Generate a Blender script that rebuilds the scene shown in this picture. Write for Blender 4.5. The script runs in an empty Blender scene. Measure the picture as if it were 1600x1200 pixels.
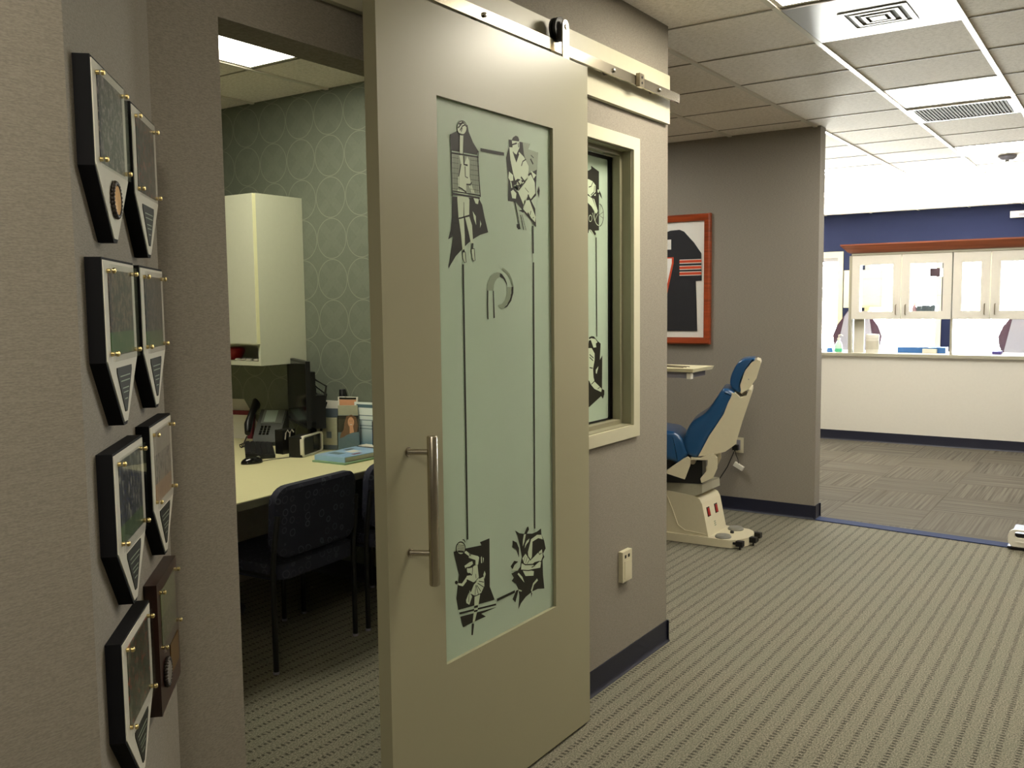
import bpy, bmesh, math, random
from mathutils import Vector, Matrix
random.seed(7)
PI = math.pi
scene = bpy.context.scene
COL = scene.collection

# ------------------------------------------------------------------ camera
def make_camera():
    yaw, pitch, roll = math.radians(34.2), math.radians(5.0), math.radians(-0.66)
    f = Vector((math.cos(yaw)*math.cos(pitch), math.sin(yaw)*math.cos(pitch), -math.sin(pitch)))
    r = Vector((math.sin(yaw), -math.cos(yaw), 0)); u = r.cross(f)
    r2 = math.cos(roll)*r + math.sin(roll)*u; u2 = -math.sin(roll)*r + math.cos(roll)*u
    m = Matrix((r2, u2, -f)).transposed().to_4x4(); m.translation = (0, 0, 1.55)
    cd = bpy.data.cameras.new('camera'); co = bpy.data.objects.new('camera', cd); COL.objects.link(co)
    cd.sensor_width = 36.0; cd.lens = 1440.0/1600.0*36.0; cd.clip_start = 0.02; co.matrix_world = m
    scene.camera = co
make_camera()

# ------------------------------------------------------------------ world, exposure, window portals
scene.view_settings.view_transform = 'Standard'
scene.view_settings.look = 'None'
scene.view_settings.exposure = 1.0
scene.view_settings.gamma = 1.0
scene.view_settings.use_curve_mapping = False
scene.cycles.use_denoising = True
scene.cycles.max_bounces = 10
scene.cycles.diffuse_bounces = 5
scene.cycles.caustics_reflective = False
scene.cycles.sample_clamp_indirect = 6
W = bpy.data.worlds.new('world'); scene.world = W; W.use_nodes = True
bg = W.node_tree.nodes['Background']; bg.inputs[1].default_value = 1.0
_n = W.node_tree.nodes; _l = W.node_tree.links          # bright sky; the still brighter lower half is added to uplight the ceilings
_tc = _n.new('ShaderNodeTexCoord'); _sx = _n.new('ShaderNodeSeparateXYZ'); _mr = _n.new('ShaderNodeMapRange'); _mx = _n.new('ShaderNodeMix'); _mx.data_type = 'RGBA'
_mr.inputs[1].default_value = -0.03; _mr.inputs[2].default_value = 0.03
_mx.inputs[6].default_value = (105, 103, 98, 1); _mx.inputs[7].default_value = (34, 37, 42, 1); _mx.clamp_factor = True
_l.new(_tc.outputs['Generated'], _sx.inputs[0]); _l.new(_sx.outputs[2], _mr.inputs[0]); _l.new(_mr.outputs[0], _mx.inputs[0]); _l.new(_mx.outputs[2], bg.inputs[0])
CORRIDOR_L, OFFICE_L, BAY_L = 22.0, 9.0, 14.0      # radiance of the ceiling panels
FAR_X = 13.4
WINDOWS = [(3.47, 4.75), (2.19, 3.15), (1.02, 2.05)]
WZ0, WZ1 = 0.80, 2.20
for a, b in WINDOWS:
    ld = bpy.data.lights.new('window_portal', 'AREA'); ld.shape = 'RECTANGLE'; ld.size = b-a; ld.size_y = WZ1-WZ0
    ld.cycles.is_portal = True
    lo = bpy.data.objects.new('window_portal', ld); COL.objects.link(lo)
    lo.location = (FAR_X+0.16, (a+b)/2, (WZ0+WZ1)/2)
    lo.rotation_euler = (PI/2, 0, PI/2)

# ------------------------------------------------------------------ materials
def lin(h):
    h = h.lstrip('#'); o = []
    for i in (0, 2, 4):
        c = int(h[i:i+2], 16)/255; o.append(c/12.92 if c <= 0.04045 else ((c+0.055)/1.055)**2.4)
    return (*o, 1)
class NT:
    def __init__(s, name):
        s.m = bpy.data.materials.new(name); s.m.use_nodes = True; s.t = s.m.node_tree; s.n = s.t.nodes
        s.b = s.n['Principled BSDF']
    def new(s, kind, **kw):
        n = s.n.new(kind)
        for k, v in kw.items(): setattr(n, k, v)
        return n
    def link(s, a, b): s.t.links.new(a, b)
    def val(s, sock, v):
        if hasattr(v, 'is_output') or isinstance(v, bpy.types.NodeSocket): s.link(v, sock)
        else: sock.default_value = v
    def math(s, op, a, b=0.0, c=None):
        n = s.new('ShaderNodeMath', operation=op); s.val(n.inputs[0], a); s.val(n.inputs[1], b)
        if c is not None: s.val(n.inputs[2], c)
        return n.outputs[0]
    def mix(s, f, a, b):
        n = s.new('ShaderNodeMix', data_type='RGBA'); s.val(n.inputs[0], f); s.val(n.inputs[6], a); s.val(n.inputs[7], b)
        return n.outputs[2]
    def coord(s): return s.new('ShaderNodeTexCoord').outputs['Object']
    def xyz(s, v):
        n = s.new('ShaderNodeSeparateXYZ'); s.link(v, n.inputs[0]); return n.outputs
    def noise(s, scale, detail=3, vec=None, rough=0.5):
        n = s.new('ShaderNodeTexNoise'); n.inputs['Scale'].default_value = scale; n.inputs['Detail'].default_value = detail
        n.inputs['Roughness'].default_value = rough
        s.link(vec if vec is not None else s.coord(), n.inputs['Vector']); return n.outputs['Fac']
    def mapping(s, scale, vec=None, rot=(0, 0, 0)):
        n = s.new('ShaderNodeMapping'); n.inputs['Scale'].default_value = scale; n.inputs['Rotation'].default_value = rot
        s.link(vec if vec is not None else s.coord(), n.inputs['Vector']); return n.outputs[0]
    def ramp(s, f, a, b):
        n = s.new('ShaderNodeMapRange'); s.val(n.inputs[0], f); n.inputs[1].default_value = a; n.inputs[2].default_value = b
        return n.outputs[0]
    def bump(s, h, strength=0.3, dist=0.002):
        n = s.new('ShaderNodeBump'); n.inputs['Strength'].default_value = strength; n.inputs['Distance'].default_value = dist
        s.link(h, n.inputs['Height']); s.link(n.outputs[0], s.b.inputs['Normal'])
    def col(s, c): s.val(s.b.inputs['Base Color'], c)
def M(name, hexc, rough=0.5, metal=0.0, var=0.0, vscale=40, spec=0.5, bump=0.0, coat=0.0, hex2=None):
    t = NT(name); t.b.inputs['Roughness'].default_value = rough; t.b.inputs['Metallic'].default_value = metal
    t.b.inputs['Specular IOR Level'].default_value = spec
    if coat: t.b.inputs['Coat Weight'].default_value = coat; t.b.inputs['Coat Roughness'].default_value = 0.12
    c = lin(hexc)
    nz = t.noise(vscale)
    if hex2: c2 = lin(hex2)
    else: c2 = tuple(min(1, x*(1-0.35)) for x in c[:3]) + (1,)
    f = t.math('MULTIPLY', t.ramp(nz, 0.35, 0.7), var if var else 0.06)
    t.col(t.mix(f, c, c2))
    if bump: t.bump(nz, bump)
    return t.m
def fabric_wall(name, hexa, hexb, rough=0.75):
    t = NT(name); v = t.coord()
    n1 = t.noise(1.0, 2, t.mapping((170, 170, 520), v)); n2 = t.noise(1.0, 2, t.mapping((60, 60, 700), v))
    n = t.math('ADD', t.math('MULTIPLY', n1, 0.55), t.math('MULTIPLY', n2, 0.45))
    t.col(t.mix(t.ramp(n, 0.38, 0.62), lin(hexb), lin(hexa))); t.b.inputs['Roughness'].default_value = rough
    t.b.inputs['Specular IOR Level'].default_value = 0.25
    t.bump(n, 0.25, 0.0008); return t.m
def circle_paper(name):
    t = NT(name); o = t.xyz(t.coord()); P = 0.113
    def grid(oy, oz):
        u = t.math('SUBTRACT', t.math('FRACT', t.math('ADD', t.math('DIVIDE', o[1], 2*P), oy)), 0.5)
        w = t.math('SUBTRACT', t.math('FRACT', t.math('ADD', t.math('DIVIDE', o[2], 2*P), oz)), 0.5)
        return t.math('SQRT', t.math('ADD', t.math('MULTIPLY', u, u), t.math('MULTIPLY', w, w)))
    a = grid(0.0, 0.0); b = grid(0.5, 0.5); c = grid(0.5, 0.0); d = grid(0.0, 0.5)
    ring = t.math('LESS_THAN', t.math('ABSOLUTE', t.math('SUBTRACT', a, 0.487)), 0.009)
    soft = t.math('LESS_THAN', t.math('ABSOLUTE', t.math('SUBTRACT', b, 0.545)), 0.006)
    au = t.math('ABSOLUTE', t.math('SUBTRACT', t.math('FRACT', t.math('DIVIDE', o[1], 2*P)), 0.5)); aw = t.math('ABSOLUTE', t.math('SUBTRACT', t.math('FRACT', t.math('DIVIDE', o[2], 2*P)), 0.5))
    lens = t.math('MULTIPLY', t.math('LESS_THAN', a, 0.49), t.math('LESS_THAN', t.math('ABSOLUTE', t.math('SUBTRACT', au, aw)), 0.15))
    nz = t.noise(60, 2)
    base = t.mix(t.math('MULTIPLY', lens, 0.22), lin('#6a7063'), lin('#7c8274'))
    base = t.mix(t.math('MULTIPLY', t.ramp(nz, .3, .7), 0.15), base, lin('#50564a'))
    base = t.mix(t.math('MULTIPLY', soft, 0.12), base, lin('#858a70'))
    base = t.mix(t.math('MULTIPLY', ring, 0.38), base, lin('#a6ab98'))
    t.col(base); t.b.inputs['Roughness'].default_value = 0.45; return t.m
def carpet(name):
    t = NT(name); v = t.coord(); o = t.xyz(v); ROW = 0.062
    n1 = t.noise(1.0, 3, t.mapping((130, 170, 130), v), 0.7); n2 = t.noise(300, 2, v); n3 = t.noise(3.0, 2, v); n4 = t.noise(1.0, 2, t.mapping((30, 160, 1), v))
    yr = t.math('DIVIDE', o[1], ROW); row = t.math('FLOOR', yr)
    fr = t.math('ABSOLUTE', t.math('SUBTRACT', t.math('FRACT', yr), 0.5))
    offs = t.math('FRACT', t.math('MULTIPLY', t.math('SINE', t.math('MULTIPLY', row, 12.99)), 43.7))
    wob = t.math('ADD', fr, t.math('MULTIPLY', t.math('SUBTRACT', n4, 0.5), 0.5))
    xr = t.math('FRACT', t.math('ADD', t.math('DIVIDE', o[0], 0.022), t.math('MULTIPLY', offs, 5)))
    dash = t.math('MULTIPLY', t.math('LESS_THAN', wob, 0.14), t.math('LESS_THAN', t.math('ADD', xr, t.math('MULTIPLY', n1, 0.5)), 0.72))
    base = t.mix(t.ramp(n1, 0.35, 0.65), lin('#5a584c'), lin('#a09b89'))
    base = t.mix(t.math('MULTIPLY', t.ramp(n2, 0.4, 0.7), 0.65), base, lin('#47453b'))
    base = t.mix(t.math('MULTIPLY', t.ramp(n3, 0.35, 0.7), 0.2), base, lin('#6b7062'))
    t.col(t.mix(t.math('MULTIPLY', dash, t.math('MULTIPLY', t.ramp(n4, 0.2, 0.5), 0.9)), base, lin('#3b3a31'))); t.b.inputs['Roughness'].default_value = 0.95
    t.b.inputs['Specular IOR Level'].default_value = 0.1
    h = t.math('SUBTRACT', t.math('ADD', n1, t.math('MULTIPLY', n2, 0.5)), t.math('MULTIPLY', dash, 0.8)); t.bump(h, 0.6, 0.004)
    return t.m
def carpet_tiles(name):
    t = NT(name); v = t.coord(); o = t.xyz(v); S = 0.6
    cx = t.math('FLOOR', t.math('DIVIDE', o[0], S)); cy = t.math('FLOOR', t.math('DIVIDE', o[1], S))
    par = t.math('ABSOLUTE', t.math('MODULO', t.math('ADD', cx, cy), 2.0))
    tone = t.math('FRACT', t.math('MULTIPLY', t.math('SINE', t.math('ADD', t.math('MULTIPLY', cx, 12.9), t.math('MULTIPLY', cy, 78.2))), 437.5))
    sx = t.noise(1.0, 3, t.mapping((0.7, 48, 1), v), 0.7); sy = t.noise(1.0, 3, t.mapping((48, 0.7, 1), v), 0.7)
    n = t.new('ShaderNodeMix', data_type='FLOAT'); t.link(par, n.inputs[0]); t.link(sx, n.inputs[2]); t.link(sy, n.inputs[3]); s = n.outputs[0]
    base = t.mix(t.ramp(s, 0.3, 0.62), lin('#413f3a'), lin('#69655c'))
    base = t.mix(t.math('MULTIPLY', tone, 0.3), base, lin('#6c665a'))
    ex = t.math('LESS_THAN', t.math('FRACT', t.math('DIVIDE', o[0], S)), 0.012); ey = t.math('LESS_THAN', t.math('FRACT', t.math('DIVIDE', o[1], S)), 0.012)
    base = t.mix(t.math('MULTIPLY', t.math('MAXIMUM', ex, ey), 0.4), base, lin('#3a362e'))
    t.col(base); t.b.inputs['Roughness'].default_value = 0.95; t.b.inputs['Specular IOR Level'].default_value = 0.1; t.bump(s, 0.2, 0.002); return t.m
def ceiling_tile(name):
    t = NT(name); v = t.coord(); n1 = t.noise(1, 3, t.mapping((90, 45, 90), v)); n2 = t.noise(150, 2, v)
    base = t.mix(t.ramp(n1, 0.3, 0.6), lin('#e0d7cb'), lin('#f3ebe1'))
    base = t.mix(t.math('MULTIPLY', t.ramp(n2, 0.58, 0.7), 0.35), base, lin('#8f8878'))
    t.col(base); t.b.inputs['Roughness'].default_value = 0.9; t.bump(n1, 0.25, 0.003); return t.m
def wood(name, a, b, rough=0.3, sc=(3, 40, 40)):
    t = NT(name); n = t.noise(1, 4, t.mapping(sc)); t.col(t.mix(t.ramp(n, .3, .7), lin(a), lin(b)))
    t.b.inputs['Roughness'].default_value = rough; return t.m
def emit(name, hexc, s):
    t = NT(name); t.n.remove(t.b); e = t.new('ShaderNodeEmission'); e.inputs[0].default_value = lin(hexc); e.inputs[1].default_value = s
    t.link(e.outputs[0], t.n['Material Output'].inputs[0]); return t.m
def clear_glass(name, tint='#ffffff', refl=0.08):
    t = NT(name); t.n.remove(t.b); a = t.new('ShaderNodeBsdfTransparent'); a.inputs[0].default_value = lin(tint)
    g = t.new('ShaderNodeBsdfGlossy'); g.inputs['Roughness'].default_value = 0.03
    lw = t.new('ShaderNodeLayerWeight'); lw.inputs[0].default_value = 0.5
    fz = t.math('ADD', t.math('MULTIPLY', t.math('POWER', lw.outputs['Facing'], 5.0), 0.5), 0.02)
    mx = t.new('ShaderNodeMixShader'); t.link(fz, mx.inputs[0]); t.link(a.outputs[0], mx.inputs[1]); t.link(g.outputs[0], mx.inputs[2])
    t.link(mx.outputs[0], t.n['Material Output'].inputs[0]); return t.m
def frosted(name, hexc):
    t = NT(name); n = t.noise(2.5, 2)
    t.b.inputs['Roughness'].default_value = 0.38; t.b.inputs['Specular IOR Level'].default_value = 0.4
    c = t.mix(t.math('MULTIPLY', n, 0.25), lin(hexc), lin('#93a889'))
    t.col(c); tr = t.new('ShaderNodeBsdfTranslucent'); t.link(c, tr.inputs[0])
    mx = t.new('ShaderNodeMixShader'); mx.inputs[0].default_value = 0.30
    t.link(t.b.outputs[0], mx.inputs[1]); t.link(tr.outputs[0], mx.inputs[2]); t.link(mx.outputs[0], t.n['Material Output'].inputs[0]); return t.m
def dots(name, base, ringc):
    t = NT(name); v = t.new('ShaderNodeTexVoronoi'); v.inputs['Scale'].default_value = 22; v.inputs['Randomness'].default_value = 0.45
    t.link(t.coord(), v.inputs['Vector'])
    r = t.math('LESS_THAN', t.math('ABSOLUTE', t.math('SUBTRACT', v.outputs['Distance'], 0.34)), 0.05)
    f = t.math('MULTIPLY', r, t.ramp(t.xyz(v.outputs['Color'])[0], 0.2, 0.9))
    c = t.mix(t.math('MULTIPLY', f, 0.7), lin(base), lin(ringc)); t.col(c); t.b.inputs['Roughness'].default_value = 0.8; return t.m
def picture(name, cols, scale=30, seed=0.0, bands=None):
    """a small group photograph: dark mottled figures between a background and a foreground band"""
    t = NT(name); v = t.coord(); o = t.xyz(v); n = t.noise(scale, 3, t.mapping((1.6, 1.6, 1.0), v)); n2 = t.noise(scale*2.3, 2, v)
    c = t.mix(t.ramp(n, 0.49, 0.66), lin(cols[0]), lin(cols[1])); c = t.mix(t.math('MULTIPLY', t.ramp(n2, 0.55, 0.68), 0.6), c, lin(cols[2]))
    if bands:
        for z0, z1, hc in bands:
            f = t.math('MULTIPLY', t.math('GREATER_THAN', o[2], z0), t.math('LESS_THAN', o[2], z1)); c = t.mix(t.math('MULTIPLY', f, 0.75), c, lin(hc))
    t.col(c); t.b.inputs['Roughness'].default_value = 0.3; return t.m

m = {}
m['wall'] = fabric_wall('wall_fabric', '#938c81', '#807a70')
m['wall_dark'] = fabric_wall('wall_fabric_dark', '#8c8879', '#807c6e')
m['navy_wall'] = M('navy_paint', '#151b35', 0.8, spec=0.15, var=0.05)
m['paper'] = circle_paper('circle_wallpaper')
m['carpet'] = carpet('loop_carpet'); m['tiles'] = carpet_tiles('carpet_tiles')
m['ceil'] = ceiling_tile('acoustic_tile'); m['tbar'] = M('grid_metal', '#d8d2c4', 0.35, spec=0.5)
m['base'] = M('navy_rubber', '#14172a', 0.45); m['strip'] = M('navy_strip', '#2c3757', 0.85, spec=0.15)
m['door'] = M('taupe_lacquer', '#9b977d', 0.33, spec=0.5, var=0.03, vscale=3); m['trim'] = M('cream_trim', '#bfbba2', 0.4)
m['jamb'] = M('jamb_grey', '#8b8770', 0.45)
m['frost'] = frosted('frosted_glass', '#c8d9c6'); m['frost_l'] = M('etched_light', '#c0ceb2', 0.4); m['etch'] = M('etched_dark', '#26261f', 0.5, spec=0.2); m['half'] = M('etched_half', '#84917a', 0.4)
m['steel'] = M('brushed_steel', '#b5ad9c', 0.26, 1.0, var=0.15, vscale=90); m['steel2'] = M('satin_steel', '#a89f8c', 0.32, 1.0)
m['black'] = M('black_plastic', '#0d0d0e', 0.4); m['black_g'] = M('black_gloss', '#08080a', 0.12); m['black_s'] = M('black_satin_edge', '#07070b', 0.75, spec=0.2)
m['white'] = M('white_paper', '#dcd9cc', 0.6); m['plaqueface'] = M('plaque_white', '#d6d3c6', 0.35)
m['gold'] = M('brass', '#cbb67c', 0.3, 1.0); m['bronze'] = M('bronze', '#c39350', 0.4, 0.3, var=0.5, vscale=150); m['rope'] = M('dark_rope', '#2a2018', 0.5)
m['acrylic'] = clear_glass('clear_acrylic'); m['glass'] = clear_glass('clear_glass', '#fbfdfc')
m['walnut'] = wood('walnut', '#3a2018', '#24120d', 0.3, (20, 20, 4)); m['redwood'] = wood('red_oak', '#a8481f', '#7d3213', 0.35, (4, 4, 60)); m['crown'] = wood('cherry_wood', '#9a5230', '#7c3d20', 0.4, (30, 2, 40))
m['cream'] = M('cream_laminate', '#dad7cd', 0.45); m['cream_p'] = M('cream_plastic', '#cdc6ab', 0.38); m['offwhite'] = M('office_laminate', '#c6c8b2', 0.4); m['edge'] = M('pale_edge', '#e6e4b8', 0.4)
m['desk'] = M('desk_laminate', '#d6d0a4', 0.4); m['deskedge'] = M('desk_edge', '#6d6a5c', 0.5)
m['blue'] = M('blue_vinyl', '#174a78', 0.28, var=0.2, vscale=6, coat=0.3); m['grey'] = M('grey_rubber', '#7d7d74', 0.6, var=0.3); m['greymetal'] = M('grey_column', '#a8a592', 0.4)
m['chairfab'] = dots('navy_ring_fabric', '#171a2c', '#4a4c58'); m['chairmetal'] = M('black_tube', '#0c0c0d', 0.35)
m['red'] = M('red_plastic', '#a3211c', 0.35); m['orange'] = M('orange_knit', '#d2481c', 0.7); m['jersey'] = M('navy_mesh', '#17181f', 0.75, var=0.3, vscale=14, bump=0.4); m['jwhite'] = M('white_twill', '#f0ede4', 0.6)
m['purple'] = M('plum_vinyl', '#3c2231', 0.45); m['shell'] = M('grey_shell', '#86848e', 0.5); m['ivory'] = M('ivory_case', '#e3dcb8', 0.5)
m['green'] = M('green_gel', '#4fb58a', 0.2); m['blueitem'] = M('blue_tray', '#3a6fb4', 0.4); m['teal'] = M('teal_print', '#57707a', 0.4); m['lblue'] = M('pale_blue_cover', '#8db4d8', 0.3, var=0.25, vscale=9, hex2='#c9d6dc'); m['pgreen'] = M('green_folder', '#7c9c78', 0.5)
m['pages'] = M('page_block', '#c8c4b4', 0.8); m['skin'] = M('printed_skin', '#d39c76', 0.5); m['hair'] = M('printed_hair', '#6b4a2e', 0.5, var=0.4); m['greyprint'] = M('grey_print', '#a9a88f', 0.5, var=0.35, vscale=16); m['bluegrey'] = M('slate_print', '#55606a', 0.4, var=0.4, vscale=12)
m['mirror'] = M('chrome', '#c9c6bd', 0.12, 1.0)
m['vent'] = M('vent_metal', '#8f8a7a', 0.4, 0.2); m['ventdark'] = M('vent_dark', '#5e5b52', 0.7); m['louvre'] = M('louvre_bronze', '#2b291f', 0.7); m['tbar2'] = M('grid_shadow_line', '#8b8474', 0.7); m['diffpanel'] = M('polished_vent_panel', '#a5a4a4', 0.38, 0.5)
m['lampC'] = emit('corridor_lamp', '#fff5e0', CORRIDOR_L); m['lampO'] = emit('office_lamp', '#fffae2', OFFICE_L); m['lampB'] = emit('bay_lamp', '#fffaf0', BAY_L)
m['screen'] = M('lcd', '#b4c6bc', 0.35); m['maroon'] = M('maroon_card', '#7a2a38', 0.5)

# ------------------------------------------------------------------ mesh builder
MW = {}
class MB:
    def __init__(s): s.bm = bmesh.new(); s.mi = 0
    def _f(s, vs):
        try:
            f = s.bm.faces.new(vs); f.material_index = s.mi; return f
        except ValueError: return None
    def _bev(s, verts, w, seg=2):
        if w <= 0: return
        vs = set(verts); es = [e for e in s.bm.edges if e.verts[0] in vs and e.verts[1] in vs and len(e.link_faces) == 2 and e.calc_face_angle(0) > 0.5]
        bmesh.ops.bevel(s.bm, geom=es, offset=w, segments=seg, affect='EDGES', profile=0.5, clamp_overlap=True, material=s.mi)
    def box(s, x0, x1, y0, y1, z0, z1, bev=0, seg=2):
        v = [s.bm.verts.new((x, y, z)) for z in (z0, z1) for y in (y0, y1) for x in (x0, x1)]
        for q in ((0, 2, 3, 1), (4, 5, 7, 6), (0, 1, 5, 4), (2, 6, 7, 3), (0, 4, 6, 2), (1, 3, 7, 5)): s._f([v[i] for i in q])
        s._bev(v, bev, seg); return s
    def hexa(s, pts, bev=0, seg=2):
        v = [s.bm.verts.new(p) for p in pts]
        for q in ((0, 2, 3, 1), (4, 5, 7, 6), (0, 1, 5, 4), (2, 6, 7, 3), (0, 4, 6, 2), (1, 3, 7, 5)): s._f([v[i] for i in q])
        s._bev(v, bev, seg); return s
    def prism(s, pts, axis, a, b, bev=0, seg=2):
        """pts: 2D outline; axis 'x': (y,z), 'y': (x,z), 'z': (x,y)"""
        mk = {'x': lambda p, t: (t, p[0], p[1]), 'y': lambda p, t: (p[0], t, p[1]), 'z': lambda p, t: (p[0], p[1], t)}[axis]
        A = [s.bm.verts.new(mk(p, a)) for p in pts]; B = [s.bm.verts.new(mk(p, b)) for p in pts]; n = len(pts)
        s._f(A[::-1]); s._f(B)
        for i in range(n): s._f([A[i], A[(i+1) % n], B[(i+1) % n], B[i]])
        s._bev(A+B, bev, seg); return s
    def tube(s, pts, r, seg=10, cap=True, closed=False):
        P = [Vector(p) for p in pts]; n = len(P); rings = []; R = r if isinstance(r, (list, tuple)) else [r]*n
        up = Vector((0, 0, 1))
        for i, p in enumerate(P):
            if closed: d = P[(i+1) % n]-P[i-1]
            else: d = (P[min(i+1, n-1)]-P[max(i-1, 0)])
            d.normalize(); a = d.cross(up if abs(d.z) < 0.95 else Vector((1, 0, 0))).normalized(); b = d.cross(a).normalized()
            rings.append([s.bm.verts.new(p + R[i]*(math.cos(2*PI*k/seg)*a + math.sin(2*PI*k/seg)*b)) for k in range(seg)])
        for i in range(n if closed else n-1):
            A, B = rings[i], rings[(i+1) % n]
            for k in range(seg): s._f([A[k], A[(k+1) % seg], B[(k+1) % seg], B[k]])
        if cap and not closed: s._f(rings[0][::-1]); s._f(rings[-1])
        return s
    def cyl(s, p, q, r, seg=20): return s.tube([p, q], r, seg)
    def lathe(s, c, prof, seg=24, axis='z'):
        rings = []
        for r, h in prof:
            ring = []
            for k in range(seg):
                a = 2*PI*k/seg; x, y = r*math.cos(a), r*math.sin(a)
                o = {'z': (x, y, h), 'y': (x, h, y), 'x': (h, x, y)}[axis]
                ring.append(s.bm.verts.new((c[0]+o[0], c[1]+o[1], c[2]+o[2])))
            rings.append(ring)
        for A, B in zip(rings, rings[1:]):
            for k in range(seg): s._f([A[k], A[(k+1) % seg], B[(k+1) % seg], B[k]])
        s._f(rings[0][::-1]); s._f(rings[-1]); return s
    def ball(s, c, r, sc=(1, 1, 1)):
        vs = bmesh.ops.create_uvsphere(s.bm, u_segments=16, v_segments=10, radius=r)['verts']
        for v in vs: v.co = Vector((v.co.x*sc[0], v.co.y*sc[1], v.co.z*sc[2])) + Vector(c)
        for v in vs:
            for f in v.link_faces: f.material_index = s.mi
        return s
    def xf(s, M_): s.bm.transform(M_); return s
    def poly(s, pts): return s._f([s.bm.verts.new(p) for p in pts])
    def cushion(s, pts, axis, a, b, r, n=6):
        """an outline swept across with softly rounded shoulders"""
        P = smooth_loop(pts); N = len(P); cx = sum(p[0] for p in P)/N; cz = sum(p[1] for p in P)/N; rings = []
        area = sum(P[i][0]*P[(i+1) % N][1]-P[(i+1) % N][0]*P[i][1] for i in range(N)); sg = 1 if area > 0 else -1
        nor = []
        for i in range(N):
            d = Vector((P[(i+1) % N][0]-P[i-1][0], P[(i+1) % N][1]-P[i-1][1])); d.normalize(); nor.append((sg*d.y, -sg*d.x))
        def ring(off, t): return [s.bm.verts.new((t, p[0]-q[0]*off, p[1]-q[1]*off)) for p, q in zip(P, nor)]
        seq = [(r*(1-math.sin(k*PI/2/n)), a+r*(1-math.cos(k*PI/2/n))) for k in range(n+1)]
        rings = [ring(o, t) for o, t in seq]+[ring(o, b-(t-a)) for o, t in seq[::-1]]
        for A, B in zip(rings, rings[1:]):
            for k in range(N): s._f([A[k], A[(k+1) % N], B[(k+1) % N], B[k]])
        s._f(rings[0][::-1]); s._f(rings[-1]); return s
    def build(s, name, mats, parent=None, world=True, smooth=40, label=None, kind=None):
        bm = s.bm
        if parent is not None and world: bm.transform(MW[parent.name].inverted())
        bmesh.ops.recalc_face_normals(bm, faces=bm.faces)
        me = bpy.data.meshes.new(name); bm.to_mesh(me); bm.free()
        for x in (mats if isinstance(mats, (list, tuple)) else [mats]): me.materials.append(x)
        if smooth:
            me.polygons.foreach_set('use_smooth', [True]*len(me.polygons)); me.set_sharp_from_angle(angle=math.radians(smooth))
        o = bpy.data.objects.new(name, me); COL.objects.link(o)
        if parent is not None: o.parent = parent; MW[o.name] = MW[parent.name]
        else: MW[o.name] = Matrix.Identity(4)
        if label: o['label'] = label
        if kind: o['kind'] = kind
        return o
def thing(name, label, cat, loc=(0, 0, 0), rz=0.0, group=None):
    o = bpy.data.objects.new(name, None); COL.objects.link(o); o.location = loc; o.rotation_euler = (0, 0, rz); o.empty_display_size = 0.1
    o['label'] = label; o['category'] = cat
    if group: o['group'] = group
    MW[o.name] = Matrix.Translation(loc) @ Matrix.Rotation(rz, 4, 'Z'); return o
def tag(o, label, cat, group=None):
    o['label'] = label; o['category'] = cat
    if group: o['group'] = group
    return o
def kids(o): return [c for c in bpy.data.objects if c.parent == o]
def dup(root, loc, rz=None, label=None):
    def rec(o, par):
        c = o.copy(); COL.objects.link(c)
        if par: c.parent = par
        for k in kids(o): rec(k, c)
        return c
    r = rec(root, None); r.location = loc
    if rz is not None: r.rotation_euler = (0, 0, rz)
    if label: r['label'] = label
    MW[r.name] = Matrix.Translation(loc) @ Matrix.Rotation(r.rotation_euler[2], 4, 'Z')
    return r
def struct(mb, name, mat): return mb.build(name, mat, kind='structure', smooth=30)
def arc(cx, cy, r, a0, a1, n=8): return [(cx+r*math.cos(math.radians(a0+(a1-a0)*i/n)), cy+r*math.sin(math.radians(a0+(a1-a0)*i/n))) for i in range(n+1)]
def smooth_loop(P, n=4):
    out = []; N = len(P)
    for k in range(N):
        p0, p1, p2, p3 = (Vector(P[(k+d) % N]) for d in (-1, 0, 1, 2))
        for q in range(n):
            t = q/n; v = 0.5*((2*p1)+(p2-p0)*t+(2*p0-5*p1+4*p2-p3)*t*t+(3*p1-p0-3*p2+p3)*t**3); out.append((v.x, v.y))
    return out
def rrect(x0, x1, y0, y1, r, n=6):
    return arc(x1-r, y0+r, r, -90, 0, n)+arc(x1-r, y1-r, r, 0, 90, n)+arc(x0+r, y1-r, r, 90, 180, n)+arc(x0+r, y0+r, r, 180, 270, n)

# ------------------------------------------------------------------ the rooms
CH = 2.735; DY = 1.733
NX, NY, CX = 0.757, 1.276, 1.214          # near and far corner of the angled wall
b = MB(); b.box(-3, 6.8, -2.5, 5.7, -0.1, 0); struct(b, 'floor', m['carpet'])
b = MB(); b.prism([(6.525, 1.9), (6.115, -2.5), (13.5, -2.5), (13.5, 5.1), (6.525, 5.1)], 'z', -0.05, 0.003); struct(b, 'floor_tiled', m['tiles'])
b = MB(); b.prism([(6.485, 1.834), (6.08, -2.5), (6.19, -2.5), (6.595, 1.834)], 'z', -0.02, 0.006); struct(b, 'trim_1', m['strip'])
b = MB(); b.box(-3.1, 13.6, -2.6, 5.7, CH, CH+0.1); struct(b, 'ceiling', m['ceil'])
def grid(name, x0, x1, y0, y1, gx, gy, px=0.605, py=0.61):
    b = MB(); k0 = math.ceil((y0-gy)/py)
    y = gy+k0*py
    while y < y1-0.03:
        if y > y0+0.03: b.box(x0+.002, x1-.002, y-0.012, y+0.012, CH-0.009, CH+0.001)
        y += py
    x = gx+math.ceil((x0-gx)/px)*px
    while x < x1-0.03:
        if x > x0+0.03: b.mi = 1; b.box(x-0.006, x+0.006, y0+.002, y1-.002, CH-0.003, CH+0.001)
        x += px
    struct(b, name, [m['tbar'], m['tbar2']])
grid('trim_2', -3, 3.782, -2.5, DY-.002, 4.43, 0.66)
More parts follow.
